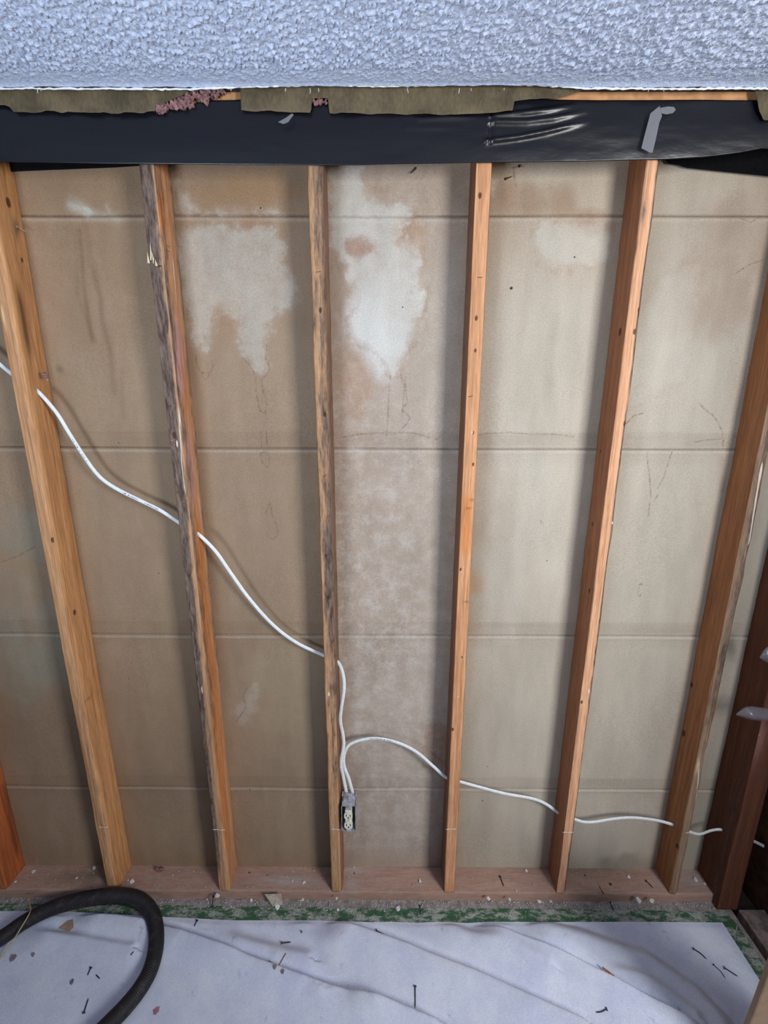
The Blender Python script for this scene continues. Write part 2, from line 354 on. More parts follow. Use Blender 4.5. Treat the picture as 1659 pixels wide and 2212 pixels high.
# ------------------------------------------------------------------ timber builder
def timber(name, x0, x1, y0, y1, z0, z1, base, side=None, marks=(), mold=None, wob=.0015, wane=None, seed=0, warp=0., rad=.003, axis='z', step=.0042, holes=()):
    """A board as a dense lofted solid; y0 = wall side, y1 = room side. marks: (face, px, py, rx, rz, channel, amount)"""
    # perimeter, front face (room side) first, counter-clockwise seen from above
    hx = (x1-x0)/2; hy = abs(y1-y0)/2; cx = (x0+x1)/2; cy = (y0+y1)/2
    nf = 12 if axis == 'z' else 10; ns = 20
    def lin_(a, b, n): return [a+(b-a)*i/n for i in range(n)]
    per = []; face = []
    for t in lin_(-hx+rad, hx-rad, nf): per.append((t, -hy)); face.append(0)
    for k in range(4): a = -math.pi/2+math.pi/2*k/4; per.append((hx-rad+rad*math.cos(a), -hy+rad+rad*math.sin(a))); face.append(0 if k < 2 else 1)
    for t in lin_(-hy+rad, hy-rad, ns): per.append((hx, t)); face.append(1)
    for k in range(2): a = math.pi/2*k/2; per.append((hx-rad+rad*math.cos(a), hy-rad+rad*math.sin(a))); face.append(1)
    for t in lin_(hx-rad, -hx+rad, 2): per.append((t, hy)); face.append(2)
    for k in range(2): a = math.pi/2+math.pi/2*k/2; per.append((-hx+rad+rad*math.cos(a), hy-rad+rad*math.sin(a))); face.append(3)
    for t in lin_(hy-rad, -hy+rad, ns): per.append((-hx, t)); face.append(3)
    for k in range(4): a = math.pi+math.pi/2*k/4; per.append((-hx+rad+rad*math.cos(a), -hy+rad+rad*math.sin(a))); face.append(3 if k < 2 else 0)
    per = np.array(per); face = np.array(face); n = len(per)
    zz = np.arange(z0, z1+step*.5, step); zz[-1] = z1
    U = np.tile(per[:, 0], (len(zz), 1)); Vv = np.tile(per[:, 1], (len(zz), 1)); Z = np.tile(zz[:, None], (1, n)); FA = np.tile(face, (len(zz), 1))
    ang = np.arange(n)[None]*.25
    d = (fbm(ang+0*Z, Z*6+seed*9, seed, 3)-.5)*2*wob + (fbm(ang*2, Z*30, seed+3, 2)-.5)*wob*.8
    nrm = np.stack([np.sign(U)*(np.abs(U) > hx-rad*1.2), np.sign(Vv)*(np.abs(Vv) > hy-rad*1.2)], -1).astype(float)
    ln = np.maximum(np.hypot(nrm[..., 0], nrm[..., 1]), 1)
    X = cx + U + nrm[..., 0]/ln*d; Y = cy + Vv + nrm[..., 1]/ln*d
    X += warp*np.sin((Z-z0)/(z1-z0)*math.pi)
    if wane:                                      # rounded bark edge: (corner 'R'/'L', size)
        sx = 1 if wane[0] == 'R' else -1
        a = np.clip(1-np.hypot(U-sx*hx, Vv+hy)/wane[1], 0, 1)*(.4+.9*fbm(Z*5+1, Z*0, seed+8, 3))
        X -= sx*a*wane[1]*.45; Y += a*wane[1]*.45
    base = lin3(*base); c = np.tile(base, (len(zz), n, 1))
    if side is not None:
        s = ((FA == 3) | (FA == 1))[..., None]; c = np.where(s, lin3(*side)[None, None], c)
    g = fbm(ang*1.6, Z*1.5+seed, seed+20, 4)[..., None]; c = c*(.78+.44*g)
    g = fbm(ang*3.5, Z*2.5+seed, seed+30, 3)
    a = (sstep(.55, .75, g)*.35)[..., None]; c = c*(1-a) + lin3(140, 84, 52)*a
    msk = np.zeros((len(zz), n, 3))
    if mold is not None: msk[..., 0] = mold(U/hx, Vv/hy, X, Y, Z, FA)
    for (fc, px, py, r1, r2, ch, am) in marks:
        if fc == 'F': p = ony(px, py, y1); D = np.hypot((X-p[0])/r1, (Z-p[2])/r2); ok = FA == 0
        elif fc == 'R': p = onx(px, py, x1); D = np.hypot((Y-p[1])/r1, (Z-p[2])/r2); ok = FA == 1
        else: p = onx(px, py, x0); D = np.hypot((Y-p[1])/r1, (Z-p[2])/r2); ok = FA == 3
        e = am*np.exp(-D**2)*ok
        if ch == 'orange': c = c*(1-e[..., None]) + lin3(205, 128, 66)*e[..., None]
        elif ch == 'dark': c = c*(1-e[..., None]) + lin3(80, 50, 36)*e[..., None]
        elif ch == 'pink': c = c*(1-e[..., None]) + lin3(196, 150, 146)*e[..., None]
        elif ch == 'raw': c = c*(1-e[..., None]) + lin3(232, 204, 158)*e[..., None]; Y -= e*.003
        elif ch == 'dent': Y += e*.006
        else: msk[..., 'mwk'.index(ch)] += e  # k also paints the shade inside the drilled cable holes
    Vt = np.stack([X, Y, Z], -1)
    Vt[..., 0] -= cx; Vt[..., 1] -= cy; Vt[..., 2] -= z0
    me = gridmesh(name, Vt, closed_u=True)
    import bmesh
    bm = bmesh.new(); bm.from_mesh(me); bm.verts.ensure_lookup_table(); m = len(zz)
    bm.faces.new([bm.verts[i] for i in range(n)][::-1]); bm.faces.new([bm.verts[(m-1)*n+i] for i in range(n)])
    bm.to_mesh(me); bm.free()
    attr(me, 'col', np.clip(c, 0, 1)); attr(me, 'msk', msk)
    return link(name, me, M_WOOD, None, (cx, cy, z0), smooth=True)
W = .038; D = .089; TOP = 2.384; PL = .038
SP = .4064
def mud(px0, px1, py): return []
def mud_(px0, px1, py):
    return [('F', px0+(px1-px0)*t, py + (random.random()-.5)*2, .006, .0035, 'w', 1.3) for t in (0, .25, .5, .75, 1)]
def streak(face, pts, r, rz, ch, am):
    out = []
    for (a, b), (c_, d_) in zip(pts[:-1], pts[1:]):
        m = max(2, int(abs(d_-b)/12))
        out += [(face, a+(c_-a)*i/m, b+(d_-b)*i/m, r, rz, ch, am) for i in range(m)]
    return out
def knots(face, L): return [(face, x, y, r, r*1.7, 'k', 1.1) for x, y, r in L]
FR = -D
# stud at the far left edge
s0 = timber('wall_stud', -3*SP-W/2, -3*SP+W/2, 0, FR, PL, TOP, (176, 106, 66), (184, 104, 60), seed=1,
            marks=knots('R', [(40, 1800, .008)])+streak('R', [(10, 1700), (35, 1850)], .012, .03, 'dark', .35))
tag(s0, 'reddish wooden stud cut off by the left edge of the photo', 'stud', 'exposed wall studs')
s1 = timber('wall_stud', -2*SP-W/2, -2*SP+W/2, 0, FR, PL, TOP, (206, 158, 116), (208, 154, 104), seed=2, wane=('R', .010),
            mold=lambda u, v, X, Y, Z, F: np.where(F == 1, .25*np.exp(-((Y+.03)/.02)**2)*sstep(1.9, 2.1, Z), 0) + .22*np.exp(-(((X+.80))/.008)**2)*sstep(1.2, .8, Z)*(F == 0),
            marks=knots('F', [(27, 607, .006), (112, 1167, .006), (68, 893, .007)]) + knots('R', [(45, 560, .005), (160, 1323, .007), (216, 1742, .004), (231, 1855, .005), (15, 435, .009)]) + mud(209, 231, 1789)
            + streak('R', [(40, 640), (62, 760)], .010, .03, 'dark', .35) + streak('F', [(150, 1340), (176, 1480), (205, 1650)], .006, .03, 'm', .40)
            + streak('F', [(50, 790), (72, 930)], .003, .02, 'w', .45) + [('F', 4, 680, .003, .03, 'raw', .9)] + [('R', 94, 808, .008, .010, 'pink', .9), ('R', 101, 818, .003, .006, 'w', .9), ('R', 190, 1510, .015, .004, 'dark', .5), ('R', 35, 490, .012, .02, 'm', .4)]
            + [('R', 80, 843, .006, .006, 'k', 1.2)] + streak('F', [(112, 1100), (112, 1160)], .006, .02, 'm', .3))
tag(s1, 'light orange wooden stud with a pale scuffed edge, where the white cable enters leftmost', 'stud', 'exposed wall studs')
def mold2(u, v, X, Y, Z, F):
    m = np.where(F == 0, .95*sstep(.75, -.4, u - .5*sstep(1.0, 1.6, Z) + .35*sstep(.9, .25, Z)), 0)*sstep(.02, .25, Z)
    m = m*(.75+.5*fbm(Z*4, u*1.5, 5, 3))
    m = m + np.where(F == 3, .8*sstep(.1, .6, Z), 0)
    m = m + np.where(F == 1, (.25+.75*fbm(Z*5, v*2, 9, 3))*sstep(.3, .9, Z)*np.exp(-((v+1)/.85)**2) + .6*sstep(.2, 1., v)*sstep(.6, 1, Z), 0)
    return m
s2 = timber('wall_stud', -SP-W/2, -SP+W/2, 0, FR, PL, TOP, (200, 158, 122), (200, 150, 112), seed=3, mold=mold2, wane=('R', .005), wob=.0022,
            marks=streak('R', [(345, 430), (352, 500)], .02, .03, 'orange', .55) + streak('R', [(397, 815), (400, 880)], .014, .03, 'orange', .5) + streak('R', [(425, 1150), (440, 1300), (470, 1600), (490, 1850)], .03, .05, 'orange', .32) + streak('R', [(380, 700), (392, 860)], .020, .03, 'pink', .45) + streak('R', [(405, 950), (418, 1080)], .018, .03, 'pink', .5) + streak('R', [(372, 560), (385, 680)], .003, .02, 'w', .35)
            + [('F', 328, 560, .006, .022, 'raw', 1.), ('F', 336, 566, .010, .008, 'raw', .8), ('F', 342, 574, .012, .004, 'k', 1.), ('F', 376, 940, .006, .012, 'k', 1.1), ('F', 370, 960, .010, .012, 'pink', .9), ('F', 382, 958, .003, .014, 'w', .9), ('F', 436, 1490, .003, .018, 'w', .9), ('F', 330, 480, .02, .006, 'dent', .3)]
            + streak('F', [(386, 880), (392, 1000), (402, 1080)], .003, .02, 'w', .36) + streak('R', [(390, 900), (400, 1030)], .004, .03, 'w', .35)
            + [('R', 363, y, .016, .0018, 'k', .9) for y in (522, 530, 541, 548)] + [('R', 480, 1625, .025, .003, 'k', .7)] + [('R', 427, 1150, .006, .006, 'k', 1.2), ('R', 433, 1500, .01, .006, 'k', .6)] + mud(458, 485, 1792))
tag(s2, 'water-damaged wooden stud with a grey mouldy face and splintered patch near its top', 'stud', 'exposed wall studs')
def mold3(u, v, X, Y, Z, F):
    b = .52 + .80*np.exp(-((Z-1.26)/.24)**2) + .28*np.exp(-((Z-1.72)/.2)**2) + .25*sstep(1.9, 2.3, Z) - .35*sstep(.75, .4, Z)
    m = np.where(F == 0, b*(.72+.40*u) + (fbm(Z*7, u*1.2, 15, 3)-.5)*.6, 0)
    return m + np.where((F == 1), .5*sstep(.2, .9, Z), 0) + np.where(F == 3, .3, 0)
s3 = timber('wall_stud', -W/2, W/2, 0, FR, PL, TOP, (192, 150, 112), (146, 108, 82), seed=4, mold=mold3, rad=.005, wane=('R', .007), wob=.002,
            marks=knots('F', [(692, 670, .005), (701, 895, .005), (709, 1290, .005), (704, 1200, .004)]) + [('F', 710, 1500, .004, .010, 'w', .9), ('F', 712, 1470, .008, .016, 'pink', .5), ('F', 724, 1757, .002, .003, 'w', 1.2)]
            + mud(714, 735, 1793) + streak('F', [(716, 1675), (724, 1690), (722, 1702), (714, 1700)], .0015, .003, 'k', .6) + [('R', 731, 1431, .006, .006, 'k', 1.2)])
tag(s3, 'narrow-looking wooden stud with black mould, beside the outlet box', 'stud', 'exposed wall studs')
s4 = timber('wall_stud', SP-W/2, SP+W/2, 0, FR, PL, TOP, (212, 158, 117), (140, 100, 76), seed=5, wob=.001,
            mold=lambda u, v, X, Y, Z, F: np.where(F == 3, .42*fbm(Z*5, v*2, 3)*sstep(1.2, 1.6, Z), 0),
            marks=knots('F', [(1037, 421, .0055), (1022, 1003, .004), (1029, 687, .005), (1027, 757, .004), (995, 1230, .004), (978, 1576, .005), (1022, 935, .004), (998, 1420, .003)])
            + [('F', 1020, 935, .003, .008, 'w', .8), ('F', 990, 1505, .003, .005, 'w', .8), ('F', 1030, 725, .003, .02, 'w', .4)] + mud(963, 985, 1792)
            + streak('F', [(1010, 1080), (1005, 1200)], .012, .02, 'orange', .5) + [('L', 962, 1680, .008, .008, 'k', 1.)] + [('F', x, y, .008, .003, 'dark', .6) for x, y in ((1012, 1098), (1008, 1300), (1020, 1080))])
tag(s4, 'clean salmon-orange wooden stud just right of the outlet bay', 'stud', 'exposed wall studs')
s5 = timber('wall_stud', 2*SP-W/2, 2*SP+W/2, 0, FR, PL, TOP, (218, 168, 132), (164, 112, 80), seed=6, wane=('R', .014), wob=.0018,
            mold=lambda u, v, X, Y, Z, F: np.where(F == 0, 1.25*sstep(.30, .95, u)*(.35+.9*fbm(Z*6, u, 5)), 0)*sstep(.3, .9, Z) + np.where(F == 1, .9, 0),
            marks=knots('F', [(1382, 668, .0045), (1372, 716, .006), (1427, 353, .004), (1257, 1517, .005), (1352, 915, .006), (1230, 1850, .004)])
            + [('F', 1273, 1494, .004, .012, 'w', 1.), ('F', 1324, 1130, .004, .006, 'w', .9), ('F', 1345, 985, .005, .01, 'w', .5)]
            + knots('L', [(1340, 716, .008), (1280, 1132, .005), (1273, 1276, .006), (1254, 1254, .004), (1298, 975, .004)]) + mud(1216, 1238, 1800)
            + [('F', 1390, 460, .005, .03, 'm', .8), ('L', 1350, 400, .05, .12, 'dark', .35), ('L', 1207, 1757, .007, .007, 'k', 1.2)]
            + streak('L', [(1262, 1130), (1255, 1225)], .002, .01, 'w', .0))
tag(s5, 'wooden stud under the strip of tape, bark along its right edge, brown left side', 'stud', 'exposed wall studs')
s6 = timber('wall_stud', 3*SP-W/2, 3*SP+W/2, 0, FR, PL, TOP, (150, 128, 104), (166, 112, 74), seed=7, wane=('R', .016), wob=.0026,
            mold=lambda u, v, X, Y, Z, F: np.where(F == 0, .55+.5*(fbm(Z*4, u*2, 4)-.5)+.25*u, 0)*sstep(.45, .8, Z),
            marks=streak('F', [(1646, 1010), (1632, 1100), (1620, 1180)], .0022, .02, 'w', 1.0) + streak('F', [(1512, 1650), (1505, 1760), (1498, 1800)], .003, .02, 'w', .6) + [('F', 1508, 1655, .006, .03, 'raw', .7), ('F', 1528, 1620, .004, .008, 'w', .7), ('F', 1492, 1801, .014, .003, 'w', 1.)]
            + knots('L', [(1495, 1480, .007), (1478, 1585, .009), (1465, 1830, .008)]) + [('L', 1530, 1300, .03, .1, 'dark', .25), ('L', 1457, 1784, .008, .008, 'k', 1.2), ('F', 1640, 960, .01, .05, 'pink', .5)])
tag(s6, 'wooden stud with rough grey bark face and thin white scrape, left of the dark corner', 'stud', 'exposed wall studs')
s7 = timber('corner_stud', 1.360, 1.430, 0, -.115, .003, TOP, (106, 68, 52), (104, 64, 46), seed=8, wob=.002,
            mold=lambda u, v, X, Y, Z, F: np.where(F == 3, .45*np.exp(-((v+.55)/.35)**2), 0)*sstep(1.1, .4, Z)*(.4+fbm(Z*5, v*3, 1)),
            marks=[('L', 1563, 1795, .008, .008, 'k', 1.2), ('F', 1640, 1600, .02, .08, 'pink', .35), ('F', 1610, 1800, .008, .02, 'w', .4), ('L', 1594, 1745, .004, .006, 'w', .4), ('F', 1640, 1590, .015, .003, 'w', .7)])
tag(s7, 'dark red-brown doubled corner stud at the right edge', 'corner stud')

M_MUD = simple('dried_plaster', lin(228, 220, 214), .9, .1, nz=200, amp=.12)
def dab(stud, px0, px1, py, th=.0035, slope=0):
    rnd = random.Random(int(px0)); P = [Vector(ony(px0+(px1-px0)*t, py+slope*t+rnd.uniform(-1, 1), FR-.001)) for t in (0, .2, .4, .6, .8, 1)]
    mb = MB().tube(P, [th*.35, th*.6, th*.35, th*.3, th*.6, th*.4], 7, .35); o = mb.build('plaster_dab', M_MUD, stud, smooth=True)
    o.location = -stud.location; o['label'] = 'thin white dab of dried plaster'
for st, a in ((s1, (209, 231, 1789)), (s2, (458, 485, 1794)), (s3, (714, 735, 1793)), (s4, (963, 985, 1792)), (s5, (1216, 1238, 1800)), (s6, (1483, 1502, 1801))): dab(st, *a)
def shards(stud):
    rnd = random.Random(5); mb = MB()
    for px, py, h in ((320, 562, 20), (326, 556, 36), (331, 562, 18), (337, 568, 10)):
        b = Vector(ony(px, py+6, FR-.001)); t_ = Vector(ony(px-3, py-h, FR-.005)); s_ = Vector((.0036, 0, 0)); u = Vector((0, -.003, 0))
        mb.poly([b-s_, b+s_, b+u, t_], [(0, 1, 3), (1, 2, 3), (2, 0, 3), (0, 2, 1)])
    o = mb.build('torn_splinters', simple('fresh_wood', lin(226, 206, 176), .8, .2, nz=150, amp=.15), stud); o.location = -stud.location; o['label'] = 'pale fresh splinters torn from the knot'
shards(s2)
# bottom plate lies along x: build upright and lay it down
def lay(name, x0, x1, y0, y1, z0, z1, base, **kw):
    zz = kw.pop('marksxy', []); n1 = int((x1-x0)/.005)
    xs = np.linspace(x0, x1, n1)
    prof = []
    r = .003; yy = np.linspace(y1+r, y0, 20)
    prof += [(y1, z0)] + [(y1, z0+(z1-z0-r)*t) for t in (.33, .66, 1.)] + [(y1+r*.3, z1-r*.3)] + [(y, z1) for y in yy]
    prof = np.array(prof); n = len(prof)
    X = np.tile(xs[:, None], (1, n)); Y = np.tile(prof[:, 0], (n1, 1)); Z = np.tile(prof[:, 1], (n1, 1))
    sd = kw.get('seed', 0); nz = (fbm(X*12, Y*40+Z*40, sd, 4)-.5)
    Z = Z + nz*.002*(Z > z0+.001); Y = Y + (fbm(X*15, Z*60, sd+2, 3)-.5)*.004*(Y < y1+.001)
    c = np.tile(lin3(*base), (n1, n, 1))*(.8+.4*fbm(X*4, Y*30, sd+5, 4)[..., None])
    msk = np.zeros((n1, n, 3))
    for (px, py, r1, r2, ch, am) in zz:
        p = onz(px, py, z1); e = am*np.exp(-(((X-p[0])/r1)**2+((Y-p[1])/r2)**2))
        if ch == 'dust': c = c*(1-e[..., None]) + lin3(186, 176, 172)*e[..., None]
        elif ch == 'dark': c = c*(1-e[..., None]) + lin3(70, 48, 40)*e[..., None]
        elif ch == 'green': c = c*(1-e[..., None]) + lin3(92, 94, 72)*e[..., None]
        else: msk[..., 'mwk'.index(ch)] += e
    V = np.stack([X, Y, Z], -1); V[..., 0] -= (x0+x1)/2; V[..., 2] -= z0
    me = gridmesh(name, V.transpose(1, 0, 2)[::-1]); attr(me, 'col', c.transpose(1, 0, 2)[::-1]); attr(me, 'msk', msk.transpose(1, 0, 2)[::-1])
    return link(name, me, M_PLATE, None, ((x0+x1)/2, 0, z0), smooth=True)
def mat_plate():
    t = NT('plate_lumber'); c, _ = t.at('col'); _, f = t.at('msk'); v = t.pos((.08, 1, 1)); vd = t.pos()
    g = t.noise(300, v, 3, .6, .5); d = t.noise(30, vd, 8, .75)
    c = t.mix(1., c, t.grey(t.rng(g, .25, .75, .82, 1.15)), 'MULTIPLY')
    c = t.mix(t.rng(d, .46, .72, 0, .55), c, lin(178, 158, 150))
    c = t.mix(t.rng(t.noise(190, vd, 3, .7), .66, .76, 0, .7), c, lin(208, 200, 196))
    c = t.mix(t.rng(t.noise(60, vd, 3, .7), .66, .76, 0, .6), c, lin(80, 56, 48))
    c = t.mix(t.rng(f[2], .35, .6, 0, .9), c, lin(52, 34, 30))
    t.bump(d, .5, .002); return t.fin(c, .8, .2)
M_PLATE = mat_plate()
bp = lay('bottom_plate', -1.5, 1.36, 0, FR, 0, PL, (172, 140, 124), seed=3,
         marksxy=[(620, 1905, .10, .02, 'dust', .7), (760, 1880, .08, .02, 'dust', .6), (760, 1910, .03, .03, 'dust', .5), (170, 1900, .12, .03, 'green', .35), (210, 1885, .05, .03, 'green', .5), (1290, 1880, .12, .02, 'green', .4),
                  (1320, 1912, .006, .006, 'k', 1.2), (1265, 1893, .006, .006, 'k', .8), (1298, 1920, .004, .03, 'k', .7), (765, 1888, .004, .004, 'k', 1), (538, 1887, .005, .004, 'k', 1), (577, 1892, .005, .004, 'k', .8), (1010, 1893, .02, .002, 'k', .6), (905, 1905, .005, .007, 'k', .8), (891, 1912, .005, .004, 'k', .8), (1500, 1900, .08, .04, 'dust', .55), (1440, 1915, .06, .02, 'dust', .3)])
tag(bp, 'dusty horizontal bottom plate the studs stand on, littered with plaster crumbs', 'bottom plate')

# ------------------------------------------------------------------ top: plates, black sheet, paper, insulation
tp = MB().box((-1.5, -.088, TOP), (1.53, -.001, 2.422)).build('top_plate', simple('plate_tan', lin(196, 146, 104), .8, .2, nz=30, amp=.2, bump=.001), loc=(0, -.045, TOP), bevel=.002)
tag(tp, 'lower board of the double top plate, wrapped in black plastic', 'top plate')
tp2 = MB().box((-1.5, -.088, 2.4225), (1.53, -.001, 2.461)).build('top_plate', tp.data.materials[0], loc=(0, -.045, 2.4225), bevel=.002)
tag(tp2, 'upper tan board of the top plate showing in the gaps under the ceiling', 'top plate')
def mat_plastic(name, c, rough=.32, ns=9):
    t = NT(name); v = t.pos((1, 1, 3)); n = t.noise(ns, v, 4, .5)
    t.bump(n, .35, .006); m = t.fin(c, rough, .5); return m
M_BLACK = mat_plastic('black_polythene', lin(17, 18, 24), .34)
def sheet(name, mat, xs, top, bot, yf, nz=26, thick=.0006, sm=True):
    """hanging sheet: top(x), bot(x) heights; yf(x,z,t) depth"""
    X, T = np.meshgrid(xs, np.linspace(0, 1, nz)); Z = bot(X)*(1-T)+top(X)*T
    Y = yf(X, Z, T); V = np.stack([X, Y, Z], -1)
    o0 = V.reshape(-1, 3).mean(0); V = V-o0
    o = link(name, gridmesh(name, V), mat, None, tuple(o0), smooth=sm)
    md = o.modifiers.new('thickness', 'SOLIDIFY'); md.thickness = thick; md.offset = 0
    return o
def interp(pts, y=FR-.006):
    P = [ony(a, b, y) for a, b in pts]; ax = [p[0] for p in P]; az = [p[2] for p in P]
    return lambda X: np.interp(X, ax, az)
btop = interp([(-60, 205), (0, 208), (18, 224), (300, 218), (420, 222), (460, 216), (620, 214), (900, 214), (1110, 214), (1150, 212), (1300, 214), (1450, 213), (1640, 214), (1720, 214)])
bbot = interp([(-60, 346), (0, 347), (250, 353), (500, 355), (780, 356), (960, 352), (1200, 348), (1440, 343), (1520, 338), (1600, 328), (1659, 317), (1800, 300)])
fold = [([(1058, 250), (1120, 245), (1180, 238), (1240, 226)], .006), ([(1060, 262), (1140, 262), (1200, 255), (1270, 238)], .0055), ([(1050, 305), (1120, 296), (1180, 284), (1270, 262)], .007), ([(900, 258), (980, 252), (1040, 250)], .003), ([(880, 275), (1000, 275)], .002)]
def yblack(X, Z, T):
    Y = np.full(X.shape, FR-.007) - .004*np.sin(T*math.pi)
    for k, (pts, a) in enumerate(fold):
        q = [tuple(ony(px, py, FR-.008)[[0, 2]]) for px, py in pts]
        d = segdist(X, Z, q); Y -= a*np.exp(-(d/.0055)**2)*sstep(q[-1][0]+.03, q[-1][0]-.08, X)
    Y -= (fbm(X*5, Z*18, 3, 3)-.5)*.006 + .006*sstep(.95, 1.2, X)*(1-T)
    return Y + .006*np.exp(-((X-.415)/.004)**2)*(T > .3)
bs = sheet('black_plastic_sheet', M_BLACK, np.arange(-1.5, 1.53, .004), btop, bbot, yblack, 44)
tag(bs, 'shiny black plastic sheet wrapped over the top plate and stud tops', 'plastic sheet')
# darker membrane stapled behind, against the sheathing
dbot = interp([(-60, 374), (25, 370), (120, 366), (250, 362), (330, 357), (430, 330), (1430, 330), (1440, 353), (1465, 357), (1480, 362), (1500, 364), (1560, 370), (1659, 380), (1800, 392)], -.006)
fm = sheet('black_membrane', simple('black_felt', lin(14, 14, 17), .9, .1), np.arange(-1.5, 1.36, .006), lambda X: np.full(X.shape, 2.383), dbot, lambda X, Z, T: np.full(X.shape, -.009)-.004*fbm(X*6, Z*20, 5), 10)
tag(fm, 'matt black membrane strip on the sheathing behind the stud tops', 'membrane')
# olive-brown paper flaps
def mat_paper():
    t = NT('kraft_paper'); v = t.pos(); n = t.noise(16, v, 6, .6); f = t.noise(200, t.pos((1, 1, .4)), 3, .6)
    c = t.mix(t.rng(n, .3, .7), lin(78, 70, 54), lin(110, 98, 76))
    c = t.mix(1., c, t.grey(t.rng(f, .25, .75, .85, 1.15)), 'MULTIPLY')
    t.bump(t.noise(24, t.pos((1, 1, .3)), 5, .5), .6, .006); return t.fin(c, .75, .25)
M_PAPER = mat_paper()
PY = FR-.0155
def flap(label, top, bot, sd, x0=None, x1=None, jag=.004):
    ft, fb = interp(top, PY), interp(bot, PY)
    a = ony(*bot[0], PY)[0] if x0 is None else x0; b = ony(*bot[-1], PY)[0] if x1 is None else x1
    xs = np.arange(a, b, .003)
    o = sheet('paper_facing', M_PAPER, xs, lambda X: np.maximum(ft(X), 2.40), lambda X: fb(X)+(vnoise(X*60, X*0, sd)-.5)*jag,
              lambda X, Z, T: PY - .004*(1-T)*fbm(X*14, Z*10, sd, 3) + .003*np.sin(X*70+sd)*(1-T)*.6, 12)
    tag(o, label, 'paper facing', 'torn insulation paper under the ceiling edge'); return o
flap('olive paper flap at the left, its lower edge ending in a slanted tear', [(-60, 178), (520, 178)], [(-60, 222), (18, 226), (28, 238), (90, 238), (200, 241), (310, 243), (335, 236), (355, 222), (395, 203), (440, 192), (445, 189)], 3)
flap('olive paper flap in the middle with a small torn notch', [(521, 178), (1200, 178)], [(521, 237), (600, 240), (672, 243), (673, 212), (709, 210), (711, 243), (830, 245), (1000, 246), (1060, 243), (1070, 243), (1110, 238), (1111, 218), (1130, 213), (1200, 211), (1262, 193), (1270, 189)], 5, jag=.002)
flap('small olive paper scrap hanging at the right edge below the ceiling', [(1625, 178), (1800, 178)], [(1632, 190), (1640, 240), (1650, 258), (1700, 252), (1800, 255)], 8)
# pink glass-fibre tufts
def mat_fibre():
    t = NT('pink_fibreglass'); v = t.pos(); n = t.noise(60, v, 8, .75, 1.5)
    c = t.mix(t.rng(n, .3, .7), lin(120, 88, 92), lin(216, 166, 164)); t.bump(n, 1., .008); return t.fin(c, .95, .1)
M_PINK = mat_fibre()
def tuft(label, pts, y, r, sd, name='insulation_tuft', mat=None, cat='insulation'):
    rnd = random.Random(sd); mb = MB()
    c = ony(*pts[0], y)
    import bmesh
    bm = bmesh.new()
    for px, py in pts:
        p = ony(px, py, y)
        m = Matrix.Translation(Vector(p)) @ Matrix.Diagonal((r*rnd.uniform(.9, 1.5), r*.4, r*rnd.uniform(.5, .8), 1))
        bmesh.ops.create_icosphere(bm, subdivisions=3, radius=1, matrix=m)
    for v in bm.verts:
        q = np.array(v.co); n = fbm(np.array([q[0]*260]), np.array([q[2]*260+q[1]*90]), sd, 3)[0]-.5
        v.co += v.normal*float(n)*r*2.2 if v.normal.length else Vector()
        v.co -= Vector(c)
    me = bpy.data.meshes.new(name); bm.to_mesh(me); bm.free()
    o = link(name, me, mat or M_PINK, None, tuple(c), smooth=True); tag(o, label, cat); return o
tuft('long pink fibreglass tuft poking out of the slanted paper tear', [(346, 232), (360, 229), (376, 224), (392, 217), (404, 222), (408, 208), (424, 204), (440, 206), (446, 196), (462, 198), (478, 194)], FR-.013, .013, 2)
tuft('small pink fibreglass tuft filling the notch in the middle paper', [(680, 218), (692, 216), (702, 219)], FR-.012, .008, 4)
# strip of tape and clear tape bits on the black sheet
t_ = NT('clear_tape'); t_.b.inputs['Alpha'].default_value = .42; M_TAPE = t_.fin(lin(150, 152, 158), .35, .6)
def decal(name, pts, y, mat, label, cat, th=.0008, group=None, bend=0, on='y'):
    P = [Vector(ony(a, b, y) if on == 'y' else onz(a, b, y)) for a, b in pts]; n = len(P); c = sum(P, Vector())/n
    off = Vector((0, -th, 0)) if on == 'y' else Vector((0, 0, th))
    mb = MB(); mb.poly([p for p in P]+[p+off+ (off*bend*abs(i-n/2)/n) for i, p in enumerate(P)],
        [tuple(range(n)), tuple(range(2*n-1, n-1, -1))]+[(i, i+n, (i+1) % n+n, (i+1) % n) for i in range(n)])
    o = mb.build(name, mat, loc=tuple(c)); tag(o, label, cat, group); return o
decal('tape_strip', [(1387, 318), (1405, 327), (1411, 328), (1418, 300), (1426, 262), (1432, 248), (1429, 234), (1427, 226), (1418, 233), (1407, 242), (1402, 260), (1394, 290)], FR-.0215, M_TAPE, 'grey translucent tape strip hanging vertically on the black plastic', 'tape')
decal('tape_strip', [(1430, 242), (1429, 230), (1445, 227), (1458, 228), (1462, 234), (1456, 241), (1442, 244)], FR-.0215, M_TAPE, 'short curled piece of clear tape right of the hanging tape strip', 'tape')
decal('tape_strip', [(600, 262), (612, 266), (622, 262), (634, 246), (630, 243), (618, 252)], FR-.0265, M_TAPE, 'small clear tape scrap below the middle paper flap', 'tape')

